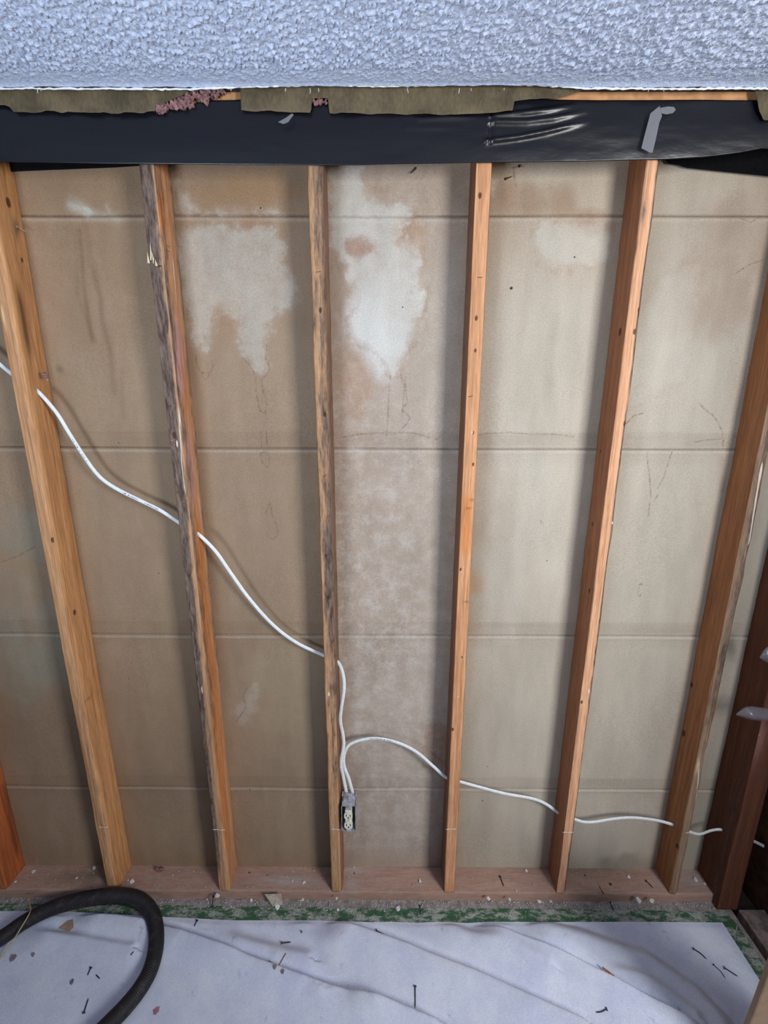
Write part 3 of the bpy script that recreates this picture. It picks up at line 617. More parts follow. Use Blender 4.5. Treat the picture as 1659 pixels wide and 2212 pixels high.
# ceiling with popcorn relief
def mat_ceiling():
    t = NT('popcorn_texture'); v = t.pos(); n = t.noise(170, v, 3, .55); n2 = t.noise(340, v, 3, .6)
    c = t.mix(t.rng(n, .3, .7), lin(196, 210, 240), lin(216, 228, 250)); t.bump(t.math('ADD', n, t.math('MULTIPLY', n2, .5)), .5, .004); return t.fin(c, .9, .15)
M_CEIL = mat_ceiling()
def build_ceiling():
    zc = 2.4555; xs = np.arange(-1.3, 1.55, .0024); ys = np.arange(-.74, -.1295, .0026); X, Y = np.meshgrid(xs, ys)
    a = vnoise(X*235+Y*70, Y*150, 4); b = vnoise(X*330+9, Y*210, 9); h = sstep(.48, .88, a)*.0042 + sstep(.5, .9, b)*.0026 + .001*fbm(X*40, Y*40, 3)
    edge = np.interp(X, *np.array([ony(px, py, -.112)[[0, 2]] for px, py in [(-60, 184), (400, 188), (700, 180), (830, 183), (1050, 178), (1160, 181), (1265, 190), (1480, 190), (1500, 188), (1659, 186), (1800, 186)]]).T)-2.4525
    yend = -.112 - edge*.0 ; t = sstep(-.20, -.13, Y)
    h = h*(1-t*.75)
    Z = zc - h
    # lip: last rows curve up to the cut paper edge
    rows = [np.stack([X, Y, Z], -1)]
    for dy, dz in ((-.1215, .0), (-.119, -.0012), (-.1165, -.0014), (-.1145, .0), (-.1135, .004), (-.113, .0085)):
        yy = np.full(xs.shape, dy) + (vnoise(xs*25, xs*0, 5)-.5)*.004
        rows.append(np.stack([xs, yy, zc-.0015+dz+(vnoise(xs*90, xs*0, 7)-.5)*.0015 + edge[0]*.35], -1)[None])
    V = np.concatenate(rows, 0)
    me = gridmesh('ceiling', V[::-1])
    o = link('ceiling', me, M_CEIL, smooth=True); tag(o, kind='structure')
    # the rest of the ceiling behind the viewer and the board above
    MB().box((-2.6, -3.4, 2.4525), (2.6, -.74, 2.47)).build('ceiling', M_CEIL)['kind'] = 'structure'
    MB().box((-1.6, -.80, 2.4615), (1.6, .02, 2.475)).build('ceiling', simple('ceiling_boards', lin(70, 62, 54), .9))['kind'] = 'structure'
build_ceiling()
def torn_edge():
    rnd = random.Random(9); mb = MB(); xs = np.arange(-1.3, 1.54, .008)
    ez = np.interp(xs, *np.array([ony(px, py, -.1145)[[0, 2]] for px, py in [(-60, 186), (400, 190), (560, 184), (700, 181), (830, 184), (1050, 178), (1160, 181), (1265, 188), (1480, 189), (1500, 188), (1659, 187), (1900, 186)]]).T)
    P = [(x, -.1150+rnd.uniform(-.0008, .0008), z+rnd.uniform(-.0008, .0008)) for x, z in zip(xs, ez)]
    mb.tube(P, [rnd.uniform(.0013, .0026) for _ in P], 7)
    for px, L in ((77, 9), (85, 5), (308, 4), (358, 5), (497, 6), (616, 7), (669, 12), (687, 8), (880, 11), (993, 12), (1018, 6), (1090, 4), (1404, 7), (1436, 6)):
        a = ony(px, 188, -.116); b = ony(px+rnd.uniform(-2, 3), 188+L, -.118); mb.tube([a, (a+b)/2+np.array([rnd.uniform(-.001, .001), 0, 0]), b], [.0009, .0007, .0003], 5)
    o = mb.build('trim_1', simple('torn_white_paper', lin(236, 240, 244), .9, .1, nz=120, amp=.1), smooth=True); o['kind'] = 'structure'
torn_edge()

# ------------------------------------------------------------------ floor
def mat_floor():
    t = NT('dusty_subfloor'); v = t.pos(); n = t.noise(40, v, 8, .7); s = t.noise(240, v, 3, .7)
    c = t.mix(t.rng(n, .3, .7), lin(118, 110, 104), lin(168, 162, 160)); c = t.mix(t.rng(s, .60, .72, 0, .9), c, lin(210, 206, 204)); c = t.mix(t.rng(s, .36, .28, 0, .7), c, lin(78, 70, 66))
    t.bump(n, .6, .003); return t.fin(c, .9, .1)
fl = MB().box((-2.6, -3.4, -.02), (1.412, .02, 0)).build('floor', mat_floor()); fl['kind'] = 'structure'
def mat_green():
    t = NT('green_tape'); v = t.pos(); n = t.noise(22, t.pos((.7, 1.6, 1)), 9, .72); s = t.noise(300, v, 2, .6)
    c = t.mix(t.rng(s, .3, .7), lin(50, 84, 60), lin(70, 108, 78)); c = t.mix(t.rng(n, .44, .58, 0, .92), c, t.mix(t.rng(s, .3, .7), lin(132, 138, 128), lin(190, 192, 188)))
    t.bump(n, .5, .002); return t.fin(c, .7, .25)
M_GREEN = mat_green()
def strip(name, pts, z, mat, label, cat, th=.0012):
    P = [Vector((a, b, z)) for a, b in pts]; n = len(P); mb = MB()
    mb.poly(P+[p+Vector((0, 0, th)) for p in P], [tuple(range(n))[::-1], tuple(range(n, 2*n))]+[(i, (i+1) % n, (i+1) % n+n, i+n) for i in range(n)])
    o = mb.build(name, mat, loc=tuple(sum(P, Vector())/n)); tag(o, label, cat); return o
strip('masking_tape', [(-1.5, -.215), (1.345, -.215), (1.395, -.16), (1.385, -.122), (.9, -.115), (.2, -.117), (-.5, -.113), (-1.5, -.110)], .0004, M_GREEN, 'green masking tape smeared with white dust along the foot of the wall', 'tape')
strip('masking_tape', [(1.335, -1.2), (1.395, -1.2), (1.397, -.165), (1.35, -.2155), (1.335, -.2155)], .0004, M_GREEN, 'dark green masking tape running towards the viewer beside the right wall', 'tape')
# drop cloth
FOLD = [([(330, 2005), (440, 2045), (540, 2085), (650, 2125), (760, 2162), (860, 2195), (960, 2230)], .015, .05, .010),
        ([(690, 1996), (780, 2020), (870, 2053), (960, 2090), (1060, 2130), (1150, 2175), (1260, 2225)], .016, .06, .013),
        ([(1010, 1999), (1100, 2030), (1200, 2075), (1300, 2125), (1400, 2180), (1480, 2225)], .017, .05, .009),
        ([(1120, 2000), (1260, 2040), (1400, 2090), (1500, 2160), (1560, 2225)], .014, .06, .035),
        ([(730, 2160), (800, 2180), (880, 2212), (940, 2240)], .013, .05, .014),
        ([(930, 2000), (1010, 2025), (1100, 2060), (1180, 2100)], .006, .04, .02),
        ([(460, 2018), (540, 2045), (660, 2075)], .006, .04, .018), ([(40, 2018), (150, 2036), (280, 2060)], .006, .05, .014), ([(150, 1984), (240, 1990), (320, 2005)], .012, .06, .014),
        ([(1280, 2100), (1400, 2135), (1500, 2212)], .009, .04, .02)]
def build_cloth():
    xs = np.arange(-1.45, 1.350, .0045); ts = np.linspace(0, 1, 230)
    P = np.array([onz(a, b, 0)[:2] for a, b in [(-150, 1973), (0, 1974), (100, 1972), (180, 1976), (355, 1985), (500, 1992), (690, 1992), (800, 1996), (840, 1995), (900, 1997), (950, 1995), (1010, 1998), (1060, 1995), (1200, 1996), (1400, 1996), (1557, 1998)]])
    yb = np.interp(xs, P[:, 0], P[:, 1])
    X = np.tile(xs, (len(ts), 1)); Y = yb[None]*(1-ts[:, None]) + (-1.25)*ts[:, None]
    H = .0042 + .0035*fbm(X*5, Y*9, 12, 4)
    for pts, A, w1, w2 in FOLD:
        w2 *= 1.05; A *= 1.3; w1 *= 1.1
        q = [tuple(onz(a, b, .006)[:2]) for a, b in pts]
        d = segdist(X, Y, q)
        # side: wall side positive
        s = np.zeros_like(X); best = np.full(X.shape, 9.)
        for (ax, ay), (bx, by) in zip(q[:-1], q[1:]):
            dx, dy = bx-ax, by-ay; t = np.clip(((X-ax)*dx+(Y-ay)*dy)/(dx*dx+dy*dy), 0, 1); dd = np.hypot(X-ax-t*dx, Y-ay-t*dy)
            m = dd < best; best = np.where(m, dd, best); s = np.where(m, dx*(Y-ay)-dy*(X-ax), s)
        end = segdist(X, Y, [q[0]]*2); fade = sstep(0, .12, end)
        wall = s > 0
        H += 1.75*A*fade*np.where(wall, np.exp(-((d)/w2)**2), np.exp(-(d/w1)**2)) * (.8+.4*fbm(X*8, Y*8, 5))
        H -= .5*A*fade*np.where(wall, np.exp(-((d-w2*1.8)/w2)**2), 0)
    H = np.maximum(H, .0025)
    e = sstep(0, .02, np.minimum(yb[None]-Y, 1.350-X)); H = .003*(1-e)+H*e
    V = np.stack([X, Y, H], -1); me = gridmesh('drop_cloth', V[::-1])
    t = NT('white_canvas'); v = t.pos(); n = t.noise(7, v, 8, .7); wv = t.noise(520, v, 2, .6); d = t.noise(26, v, 8, .78)
    c = t.mix(t.rng(n, .3, .7), lin(208, 216, 240), lin(228, 235, 250)); c = t.mix(t.rng(d, .58, .72, 0, .5), c, lin(128, 124, 140))
    c = t.mix(1., c, t.grey(t.rng(wv, .25, .75, .84, 1.12)), 'MULTIPLY')
    t.bump(wv, .6, .0015); m = t.fin(c, .9, .1)
    o = link('drop_cloth', me, m, smooth=True); tag(o, 'white fabric drop cloth with long diagonal folds covering the floor', 'drop cloth')
    return V
CV = build_cloth()
def cloth_z(x, y):
    d = (CV[..., 0]-x)**2+(CV[..., 1]-y)**2; return float(CV[..., 2].ravel()[d.argmin()])

# right side wall: low plate, dark sheathing
M_DARKW = simple('dark_boards', lin(84, 58, 44), .85, .15, nz=18, amp=.4)
MB().box((1.525, -1.15, -.06), (1.54, 0.02, 2.47)).build('wall_right', M_DARKW)['kind'] = 'structure'
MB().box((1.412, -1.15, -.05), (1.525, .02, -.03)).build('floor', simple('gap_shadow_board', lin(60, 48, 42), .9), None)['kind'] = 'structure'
MB().box((1.395, .0065, -.05), (1.54, .02, .01)).build('wall_back', M_DARKW)['kind'] = 'structure'
o = MB().box((1.432, -1.12, -.029), (1.523, -.118, .010)).build('side_plate', simple('dusty_side_plate', lin(140, 124, 116), .85, .2, nz=40, amp=.35, bump=.002), loc=(1.475, -.6, -.029), bevel=.003)
tag(o, 'dusty floor plate of the side wall at the right, beyond the dark gap', 'side plate')

# ------------------------------------------------------------------ cables
t = NT('white_cable_jacket'); v = t.pos(); n = t.noise(90, v, 4, .6)
M_CABLE = t.fin(t.mix(t.rng(n, .35, .65), lin(228, 234, 236), lin(240, 245, 247)), .45, .4)
def cable(pts, label, name='electric_cable', mat=None, w=.0058, flat=.5, group='white electric cables'):
    P = smoothpath(pts, 7); o = MB().tube(P, w, 12, flat).build(name, mat or M_CABLE, loc=tuple(P[0]), smooth=True); tag(o, label, 'cable', group); return o
def path(spec):
    """spec: (px, py, ('x', X)|('y', Y)|None) ; None takes interpolated depth"""
    kn = []
    for i, (px, py, k) in enumerate(spec):
        if k is not None: p = onx(px, py, k[1]) if k[0] == 'x' else ony(px, py, k[1]); p[1] = min(max(p[1], -.085), -.012); kn.append((i, ony(px, py, p[1])[1]))
    ii = [a for a, b in kn]; yy = [b for a, b in kn]
    return [ony(px, py, float(np.interp(i, ii, yy))) for i, (px, py, k) in enumerate(spec)]
L_ = lambda i: ('x', (i-3)*SP-W/2); R_ = lambda i: ('x', (i-3)*SP+W/2)
cA = path([(-60, 738, ('y', -.05)), (-20, 772, None), (0, 788, None), (22, 806, ('y', -.045)), (50, 826, None), (80, 845, R_(1)), (120, 890, None), (150, 938, None), (185, 992, None), (215, 1030, None), (250, 1055, None), (300, 1080, ('y', -.04)), (345, 1102, None), (382, 1126, ('y', -.045)), (405, 1141, None), (427, 1153, R_(2)), (465, 1190, None), (500, 1240, None), (540, 1295, None), (590, 1350, ('y', -.035)), (640, 1388, None), (697, 1415, ('y', -.04)), (716, 1424, None), (731, 1432, ('y', -.05)), (741, 1458, None), (743, 1490, None), (737, 1530, ('y', -.05)), (735, 1558, None), (741, 1590, None), (742, 1612, None), (737, 1640, None), (737, 1657, ('y', -.055)), (742, 1682, None), (748, 1712, ('y', -.055))])
oA = cable(cA, 'white flat cable sagging from the upper left through three studs to the outlet box')
cB = path([(762, 1714, ('y', -.055)), (753, 1682, None), (744, 1658, ('y', -.048)), (742, 1638, None), (748, 1617, ('y', -.040)), (762, 1605, None), (790, 1597, None), (820, 1596, None), (860, 1605, None), (900, 1625, ('y', -.04)), (935, 1655, None), (962, 1679, ('y', -.05)), (978, 1685, None), (993, 1689, ('y', -.05)), (1040, 1702, None), (1090, 1715, None), (1150, 1726, ('y', -.045)), (1180, 1738, None), (1207, 1757, L_(5)), (1225, 1765, None), (1245, 1772, ('y', -.045)), (1262, 1777, None), (1285, 1777, None), (1330, 1770, None), (1370, 1768, ('y', -.04)), (1420, 1774, None), (1457, 1784, L_(6)), (1477, 1793, None), (1497, 1801, ('y', -.05)), (1515, 1804, None), (1540, 1796, None), (1563, 1795, ('x', 1.362)), (1600, 1807, None), (1640, 1824, ('y', -.06)), (1672, 1842, None)])
oB = cable(cB, 'white flat cable arching from the outlet box and on through studs to the right')
# printing on jackets: faint grey dashes
M_INK = simple('grey_print', lin(150, 154, 158), .6)
def prints(o, P, ranges):
    Q = np.array(smoothpath(P, 14)); rnd = random.Random(4)
    for x0, x1 in ranges:
        x = x0; mb = MB()
        while x < x1:
            i = int(np.abs(Q[:, 0]-x).argmin()); p = Vector(Q[i]); d = Vector(Q[min(i+1, len(Q)-1)])-Vector(Q[max(i-1, 0)]); d.y = 0; d.normalize(); n = Vector((-d.z, 0, d.x)); L = rnd.choice((.0012, .0012, .0024))
            c = p+Vector((0, -.0030, 0)); mb.poly([c-d*L-n*.0016, c+d*L-n*.0016, c+d*L+n*.0016, c-d*L+n*.0016], [(0, 1, 2, 3)]); x += L*2.6
        q = mb.build('jacket_print', M_INK, o); q.location = -o.location; q['label'] = 'faint grey printing on the jacket'
prints(oA, cA, [(-.72, -.69), (-.60, -.56), (-.54, -.50)])
prints(oB, cB, [(.12, .20)])
# outlet box
def build_outlet():
    A = ony(737, 1742, -.103); B = ony(768, 1790, -.103)
    x0, x1, zt = A[0], B[0]+.001, A[2]; zb = B[2]-.012; yf, yb = -.103, -.040
    e = empty('outlet_box', ((x0+x1)/2, (yf+yb)/2, zb)); tag(e, 'grey metal outlet box with a white receptacle, fixed beside the mouldy stud', 'outlet box')
    M_MET = simple('galvanised_steel', lin(176, 178, 186), .5, .5, .25, nz=60, amp=.35, bump=.0008)
    th = .0015
    mb = MB(); mb.box((x0, yb, zb), (x0+th, yf, zt)); mb.box((x1-th, yb, zb), (x1, yf, zt)); mb.box((x0, yb-th, zb), (x1, yb, zt)); mb.box((x0, yf, zt-th), (x1, yb, zt)); mb.box((x0, yf, zb), (x1, yb, zb+th))
    mb.build('metal_box', M_MET, e)
    cl = MB(); xm = (x0+x1)/2
    cl.box((x0+.006, -.085, zt), (x1-.006, -.056, zt+.005)); cl.tube([(xm, -.075, zt+.004), (xm, -.075, zt+.009)], .005, 8); cl.box((x0-.001, -.066, zt-.001), (x0+.004, -.05, zt+.007)); cl.box((x1-.004, -.066, zt-.001), (x1+.001, -.05, zt+.007))
    cl.build('cable_clamp', M_MET, e, bevel=.0006)
    M_IV = simple('ivory_plastic', lin(226, 226, 206), .4, .4, nz=200, amp=.05); M_SL = simple('slot_black', lin(20, 18, 18), .9)
    yk = MB().box((xm-.008, yf-.0045, zb+.004), (xm+.008, yf-.003, zt-.004)).build('yoke', M_MET, e)
    bd = MB().box((xm-.0115, yf-.006, zb+.014), (xm+.0115, yf+.028, zt-.012)).build('receptacle', M_IV, e, bevel=.002)
    zc = (zb+zt)/2+.002
    for dz in (.0195, -.0195):
        n = 24; mb = MB(); ring = []
        for y in (yf-.0055, yf-.0105):
            for k in range(n):
                a = 2*math.pi*k/n; ring.append((xm+max(-.0140, min(.0140, .0165*math.cos(a))), y, zc+dz+.0145*math.sin(a)))
        mb.poly(ring, [tuple(range(n, 2*n))[::-1]]+[(k, (k+1) % n, (k+1) % n+n, k+n) for k in range(n)])
        f = mb.build('outlet_face', M_IV, bd); f.location = (0, 0, 0)
        # slots
        s = MB(); s.box((xm-.0075, yf-.0112, zc+dz-.002), (xm-.0052, yf-.010, zc+dz+.007)); s.box((xm+.0052, yf-.0112, zc+dz-.002), (xm+.0075, yf-.010, zc+dz+.006)); s.tube([(xm, yf-.0112, zc+dz-.007), (xm, yf-.010, zc+dz-.007)], .0026, 10)
        q = s.build('slots', M_SL, bd); q.location = (0, 0, 0)
    MB().tube([(xm, yf-.0075, zc), (xm, yf-.0055, zc)], .003, 10).build('screw', M_MET, e)
build_outlet()

# ------------------------------------------------------------------ hose
def build_hose():
    def hp(px, py, z): return onz(px, py, z)
    P = [hp(-160, 2120, .03), hp(-60, 2066, .03), hp(0, 2030, .03), hp(50, 1995, .032), hp(105, 1967, .04), hp(160, 1950, .05), hp(215, 1940, .055), hp(262, 1938, .055), hp(300, 1948, .05), hp(325, 1974, .042), hp(335, 2010, .034), hp(334, 2055, .032), hp(322, 2100, .031), hp(300, 2140, .03), hp(270, 2178, .03), hp(236, 2214, .03), hp(190, 2260, .03)]
    Q = smoothpath(P, 60); n = 26; L = 0; rows = []
    Q = np.array(Q); T = np.gradient(Q, axis=0); T /= np.linalg.norm(T, axis=1)[:, None]
    S = np.concatenate([[0], np.cumsum(np.linalg.norm(np.diff(Q, axis=0), axis=1))])
    s2 = np.arange(0, S[-1], .0011); Q = np.stack([np.interp(s2, S, Q[:, i]) for i in range(3)], 1); T = np.gradient(Q, axis=0); T /= np.linalg.norm(T, axis=1)[:, None]
    up = np.array([0, 0, 1.]); A = up-T*(T@up)[:, None]; A /= np.linalg.norm(A, axis=1)[:, None]; B = np.cross(T, A)
    th = np.linspace(0, 2*math.pi, n, endpoint=False)
    r = .0235 + .0006*np.cos(s2[:, None]/.0048*2*math.pi + th[None])
    V = Q[:, None]+r[..., None]*(np.cos(th)[None, :, None]*A[:, None]+np.sin(th)[None, :, None]*B[:, None])
    o0 = V[len(V)//2].mean(0)
    t = NT('black_rubber_hose'); v = t.pos(); d = t.noise(35, v, 8, .75)
    m = t.fin(t.mix(t.rng(d, .5, .75, 0, .5), lin(34, 33, 37), lin(96, 92, 96)), .55, .4)
    o = link('vacuum_hose', gridmesh('vacuum_hose', V-o0, True), m, None, tuple(o0), smooth=True)
    tag(o, 'black ribbed hose looping across the lower left corner', 'hose')
build_hose()

# ------------------------------------------------------------------ debris
M_NAIL = simple('dark_steel', lin(58, 60, 72), .5, .5, .5); M_RUST = simple('rusty_steel', lin(84, 52, 42), .8)
M_CHIP = simple('plaster_chip', lin(226, 224, 226), .9, .1, nz=150, amp=.1); M_SPL = simple('splinter_wood', lin(176, 116, 70), .8, .2, nz=150, amp=.3)
M_TAN = simple('torn_board', lin(178, 152, 138), .9, .1, nz=60, amp=.15)
def floor_pt(px, py, dz=0):
    p = onz(px, py, .006)
    z = .038 if p[1] > FR-.004 else (cloth_z(p[0], p[1]) if p[1] < -.157 else .0018)
    for _ in range(3):
        p = onz(px, py, z)
        if p[1] < -.157: z = cloth_z(p[0], p[1])
    return Vector((p[0], p[1], z+dz))
NG = 'nails on the drop cloth'
def nail(a, b, label, bent=0, mat=None, r=.0017, group=NG, head=True, lift=.0):
    A = floor_pt(*a, r+.0005); B = floor_pt(*b, r+.0005); B.z += lift
    d = (B-A).normalized(); mb = MB()
    mid = (A+B)/2 + Vector((-d.y, d.x, 0))*bent
    P = smoothpath([A, mid, B], 5); rr = [r]*len(P); rr[-1] = r*.2; rr[-2] = r*.8
    mb.tube(P, rr, 8)
    o = None
    if head: mb.tube([A-d*.0018, A+d*.0002], r*2.6, 10)
    o = mb.build('nail', mat or M_NAIL, loc=tuple(A), smooth=False); tag(o, label, 'nail', group); return o
nail((193, 2097), (186, 2113), 'short dark nail inside the hose loop, upper of the two')
nail((178, 2194), (188, 2163), 'dark nail inside the hose loop near the bottom edge')
nail((897, 2136), (897, 2184), 'long dark nail standing out at the bottom middle of the drop cloth')
nail((1312, 2186), (1289, 2193), 'bent dark nail at the bottom right middle of the drop cloth', .002)
nail((813, 2014), (833, 2024), 'short nail lying close under the tape, right of the first big fold')
nail((608, 2041), (628, 2039), 'dark nail lying sideways left of the picture middle on the drop cloth')
nail((1501, 2055), (1530, 2078), 'long thin nail near the right corner of the drop cloth', .003)
nail((1569, 2097), (1598, 2116), 'dark nail nearest the right edge of the drop cloth')
nail((1545, 2090), (1571, 2120), 'thin bent nail beside the nail nearest the right edge', .004, r=.0011)
nail((424, 1993), (418, 2005), 'stub of a nail at the drop cloth edge right of the hose')
nail((460, 1940), (457, 1964), 'nail lying across the green tape right of the hose', group='nails beside the wall')
nail((1081, 1897), (1089, 1918), 'dark nail lying on the bottom plate in the fifth bay', group='nails beside the wall')
nail((1398, 1907), (1413, 1922), 'dark splinter-like nail on the bottom plate left of the second corner stud', mat=M_RUST, group='nails beside the wall')
nail((1321, 1955), (1328, 1973), 'nail lying in the dust below the bottom plate at the right', group='nails beside the wall')
nail((907, 1960), (908, 1978), 'small nail on the green tape near the middle', group='nails beside the wall', r=.0012)
nail((205, 2112), (213, 2120), 'tiny nail stub right of the upper nail in the hose loop', r=.0015, head=False)
nail((280, 2068), (287, 2060), 'small nail stub close to the inside of the hose curve', r=.0015, head=False)
# splinters
def splinter(a, b, label, w=.004, mat=None, name='wood_splinter'):
    A = floor_pt(*a, .007); B = floor_pt(*b, .007); A.z = B.z = max(A.z, B.z, floor_pt((a[0]+b[0])/2, (a[1]+b[1])/2, .007).z)+.011; d = (B-A).normalized(); s = Vector((-d.y, d.x, 0))*w; u = Vector((0, 0, .003))
    mb = MB(); mb.poly([A-s*.6, A+s*.5, B+s, B-s*.4, A-s*.3+u, A+s*.3+u, B+s*.6+u, B-s*.2+u], [(3, 2, 1, 0), (4, 5, 6, 7), (0, 1, 5, 4), (1, 2, 6, 5), (2, 3, 7, 6), (3, 0, 4, 7)])
    o = mb.build(name, mat or M_SPL, loc=tuple(A)); tag(o, label, 'splinter'); return o
splinter((1302, 2102), (1328, 2124), 'orange wood splinter lying on a fold of the drop cloth')
splinter((1299, 1935), (1302, 1960), 'reddish wood sliver hanging over the bottom plate edge', .005, simple('red_sliver', lin(128, 70, 52), .8))
splinter((602, 2098), (618, 2088), 'thin brown splinter in the small pile on the first big fold', .003, simple('brown_bits', lin(120, 92, 80), .9))
# chips: irregular flakes
def flake(px, py, r, label, mat, name, cat, group=None, th=.003, sd=0, asp=1.):
    rnd = random.Random(int(px*7+py)); c = floor_pt(px, py); n = rnd.randint(5, 8); off = rnd.random()*6; ring = []
    for k in range(n):
        a = off+2*math.pi*k/n+rnd.uniform(-.3, .3); q = r*rnd.uniform(.6, 1.15); ring.append((q*math.cos(a)*asp, q*math.sin(a)))
    mb = MB(); tilt = rnd.uniform(-.25, .25)
    mb.poly([(x, y, .0004) for x, y in ring]+[(x*.85, y*.85, th+x*tilt) for x, y in ring], [tuple(range(n))[::-1], tuple(range(n, 2*n))]+[(k, (k+1) % n, (k+1) % n+n, k+n) for k in range(n)])
    me = bpy.data.meshes.new(name); me.from_pydata(mb.v, [], mb.f); me.update()
    o = link(name, me, mat, None, tuple(c)); tag(o, label, cat, group); return o
CG = 'white plaster chips at the foot of the wall'
for px, py, r, lb in [(68, 1886, .008, 'white plaster chip on the bottom plate in the leftmost bay'), (30, 1909, .005, 'small plaster chip on the plate beside the far left stud'), (201, 1878, .009, 'elongated plaster chip against the sheathing left of the light orange stud'), (163, 1900, .005, 'small plaster chip on the plate in the middle of the leftmost bay'),
                      (284, 1907, .009, 'white plaster chip on the plate right above the hose curve'), (468, 1938, .009, 'bright plaster chip at the plate edge under the mouldy stud'), (656, 1908, .007, 'white plaster chip on the plate left of the outlet stud'), (765, 1874, .005, 'plaster chip against the sheathing below the outlet box'),
                      (542, 1947, .006, 'plaster chip in the dust right of the mouldy stud'), (598, 1961, .013, 'large white plaster chip resting against the torn board scrap'), (907, 1905, .007, 'plaster chip with dark centre on the plate in the middle bay'), (1138, 1883, .006, 'plaster chip against the sheathing in the fifth bay'),
                      (1056, 1944, .007, 'plaster chip at the plate edge right of the clean stud'), (1102, 1946, .006, 'plaster chip at the plate edge in the middle of the fifth bay'), (1165, 1949, .009, 'broad plaster chip at the plate edge left of the bark-edged stud'), (1380, 1948, .011, 'largest plaster chip of the right-hand pair under the plate'),
                      (1410, 1949, .009, 'right chip of the right-hand pair under the plate'), (1322, 1955, .006, 'plaster chip next to the reddish sliver'), (860, 1965, .010, 'plaster chip on the green tape in the middle'), (1190, 1949, .006, 'small plaster chip just left of the bark-edged stud foot'),
                      (654, 1945, .006, 'plaster chip in the dust left of the outlet stud'), (727, 1943, .006, 'plaster chip directly below the outlet stud foot'), (730, 1968, .006, 'plaster chip on the tape below the outlet stud'), (1360, 1897, .007, 'slim plaster chip on the plate left of the grey bark stud'), (1505, 1903, .009, 'pale chip on the dusty plate next to the dark corner'), (1525, 1913, .006, 'smaller pale chip nearest the dark corner')]:
    flake(px, py, r, lb, M_CHIP, 'plaster_chip', 'plaster chip', CG, th=r*.5)
flake(142, 2010, .030, 'brown torn board scrap inside the hose loop', M_TAN, 'board_scrap', 'scrap', th=.003)
def scrap():
    P = [(572, 1942), (607, 1941), (611, 1958), (588, 1962), (578, 1950)]
    Q = [floor_pt(a, b, .003+.012*(i in (0, 1))) for i, (a, b) in enumerate(P)]; n = len(Q)
    mb = MB().poly(Q+[q+Vector((0, 0, .003)) for q in Q], [tuple(range(n)), tuple(range(2*n-1, n-1, -1))]+[(i, i+n, (i+1) % n+n, (i+1) % n) for i in range(n)])
    o = mb.build('board_scrap', simple('paper_backed_scrap', lin(186, 176, 160), .9), loc=tuple(Q[0])); tag(o, 'torn beige board scrap leaning at the foot of the plate in the fourth bay', 'scrap')
scrap()
flake(336, 2190, .011, 'dull red chip on the drop cloth right of the hose', simple('red_chip', lin(168, 120, 132), .9), 'paint_chip', 'chip', th=.002)
for i, (a, b, r, lb) in enumerate([(582, 2085, .008, 'brown crumb at the top of the small pile on the first big fold'), (593, 2094, .007, 'brown crumb in the middle of the small pile on the first big fold'), (610, 2104, .006, 'brown crumb at the lower end of the small pile on the first big fold'),
                                   (25, 2075, .010, 'grey clump near the left edge below the hose'), (68, 2068, .006, 'small grey clump inside the hose loop at the left'), (152, 2128, .007, 'grey-brown crumb low inside the hose loop'), (651, 2017, .004, 'dark crumb near the cloth edge left of the middle')]):
    flake(a, b, r, lb, simple('debris_%s' % 'abcdefg'[i], lin(128, 118, 122), .95), 'debris_crumb', 'debris', th=.006)
pt = floor_pt(343, 1883, .008)
o = tuft('pale pink fibreglass scrap lying on the bottom plate right of the light orange stud', [(343, 1879), (346, 1886)], float(pt.y), .010, 9, name='insulation_scrap')
tuft('tiny pink fibreglass shred caught in the torn hole of the mouldy grey stud', [(370, 952), (374, 960)], FR-.002, .005, 11, name='insulation_scrap')
tuft('tiny pink fibreglass shred stuck on the light orange stud above the cable hole', [(93, 806), (97, 812)], -.055, .006, 12, name='insulation_scrap')
# crumbs nobody could count
def crumbs():
    rnd = np.random.RandomState(3); mb = MB()
    for i in range(2300):
        x = rnd.uniform(-1.3, 1.35); u = rnd.rand()
        if u < .72: y = -.092-abs(rnd.normal(0, .016)); z = .0022
        elif u < .90: y = rnd.uniform(-.086, -.004); z = .0395
        else: y = -.155+rnd.uniform(0, .04); z = .0022
        if z > .03 and x > 1.33: continue
        if z > .03 and min(abs(x-k*SP) for k in range(-3, 4)) < .024: continue
        r = rnd.uniform(.0009, .0030)*(1.6 if rnd.rand() < .06 else 1)
        v = rnd.uniform(-1, 1, (4, 3))*r; v[:, 2] = np.abs(v[:, 2])*.8
        v[3] = (0, 0, r*1.4)
        mb.poly([(x+a, y+b, z+c) for a, b, c in v], [(0, 1, 2), (0, 3, 1), (1, 3, 2), (2, 3, 0)])
    o = mb.build('plaster_crumbs', M_CHIP); tag(o, 'scatter of fine white plaster crumbs along the bottom plate and tape', 'crumbs', kind='stuff')
crumbs()
# straw over the hose
P = [floor_pt(62, 1938, .05), floor_pt(60, 1962, .062)]; 
pts = [onz(66, 1936, .035), onz(60, 1952, .05), onz(62, 1972, .062), onz(45, 2003, .060), onz(20, 2042, .035), onz(-12, 2085, .012)]
o = MB().tube(smoothpath(pts, 6), .0022, 6).build('dry_straw', simple('straw', lin(176, 164, 122), .7), loc=tuple(pts[0]), smooth=True); tag(o, 'thin yellowish straw lying over the hose at the left edge', 'straw')

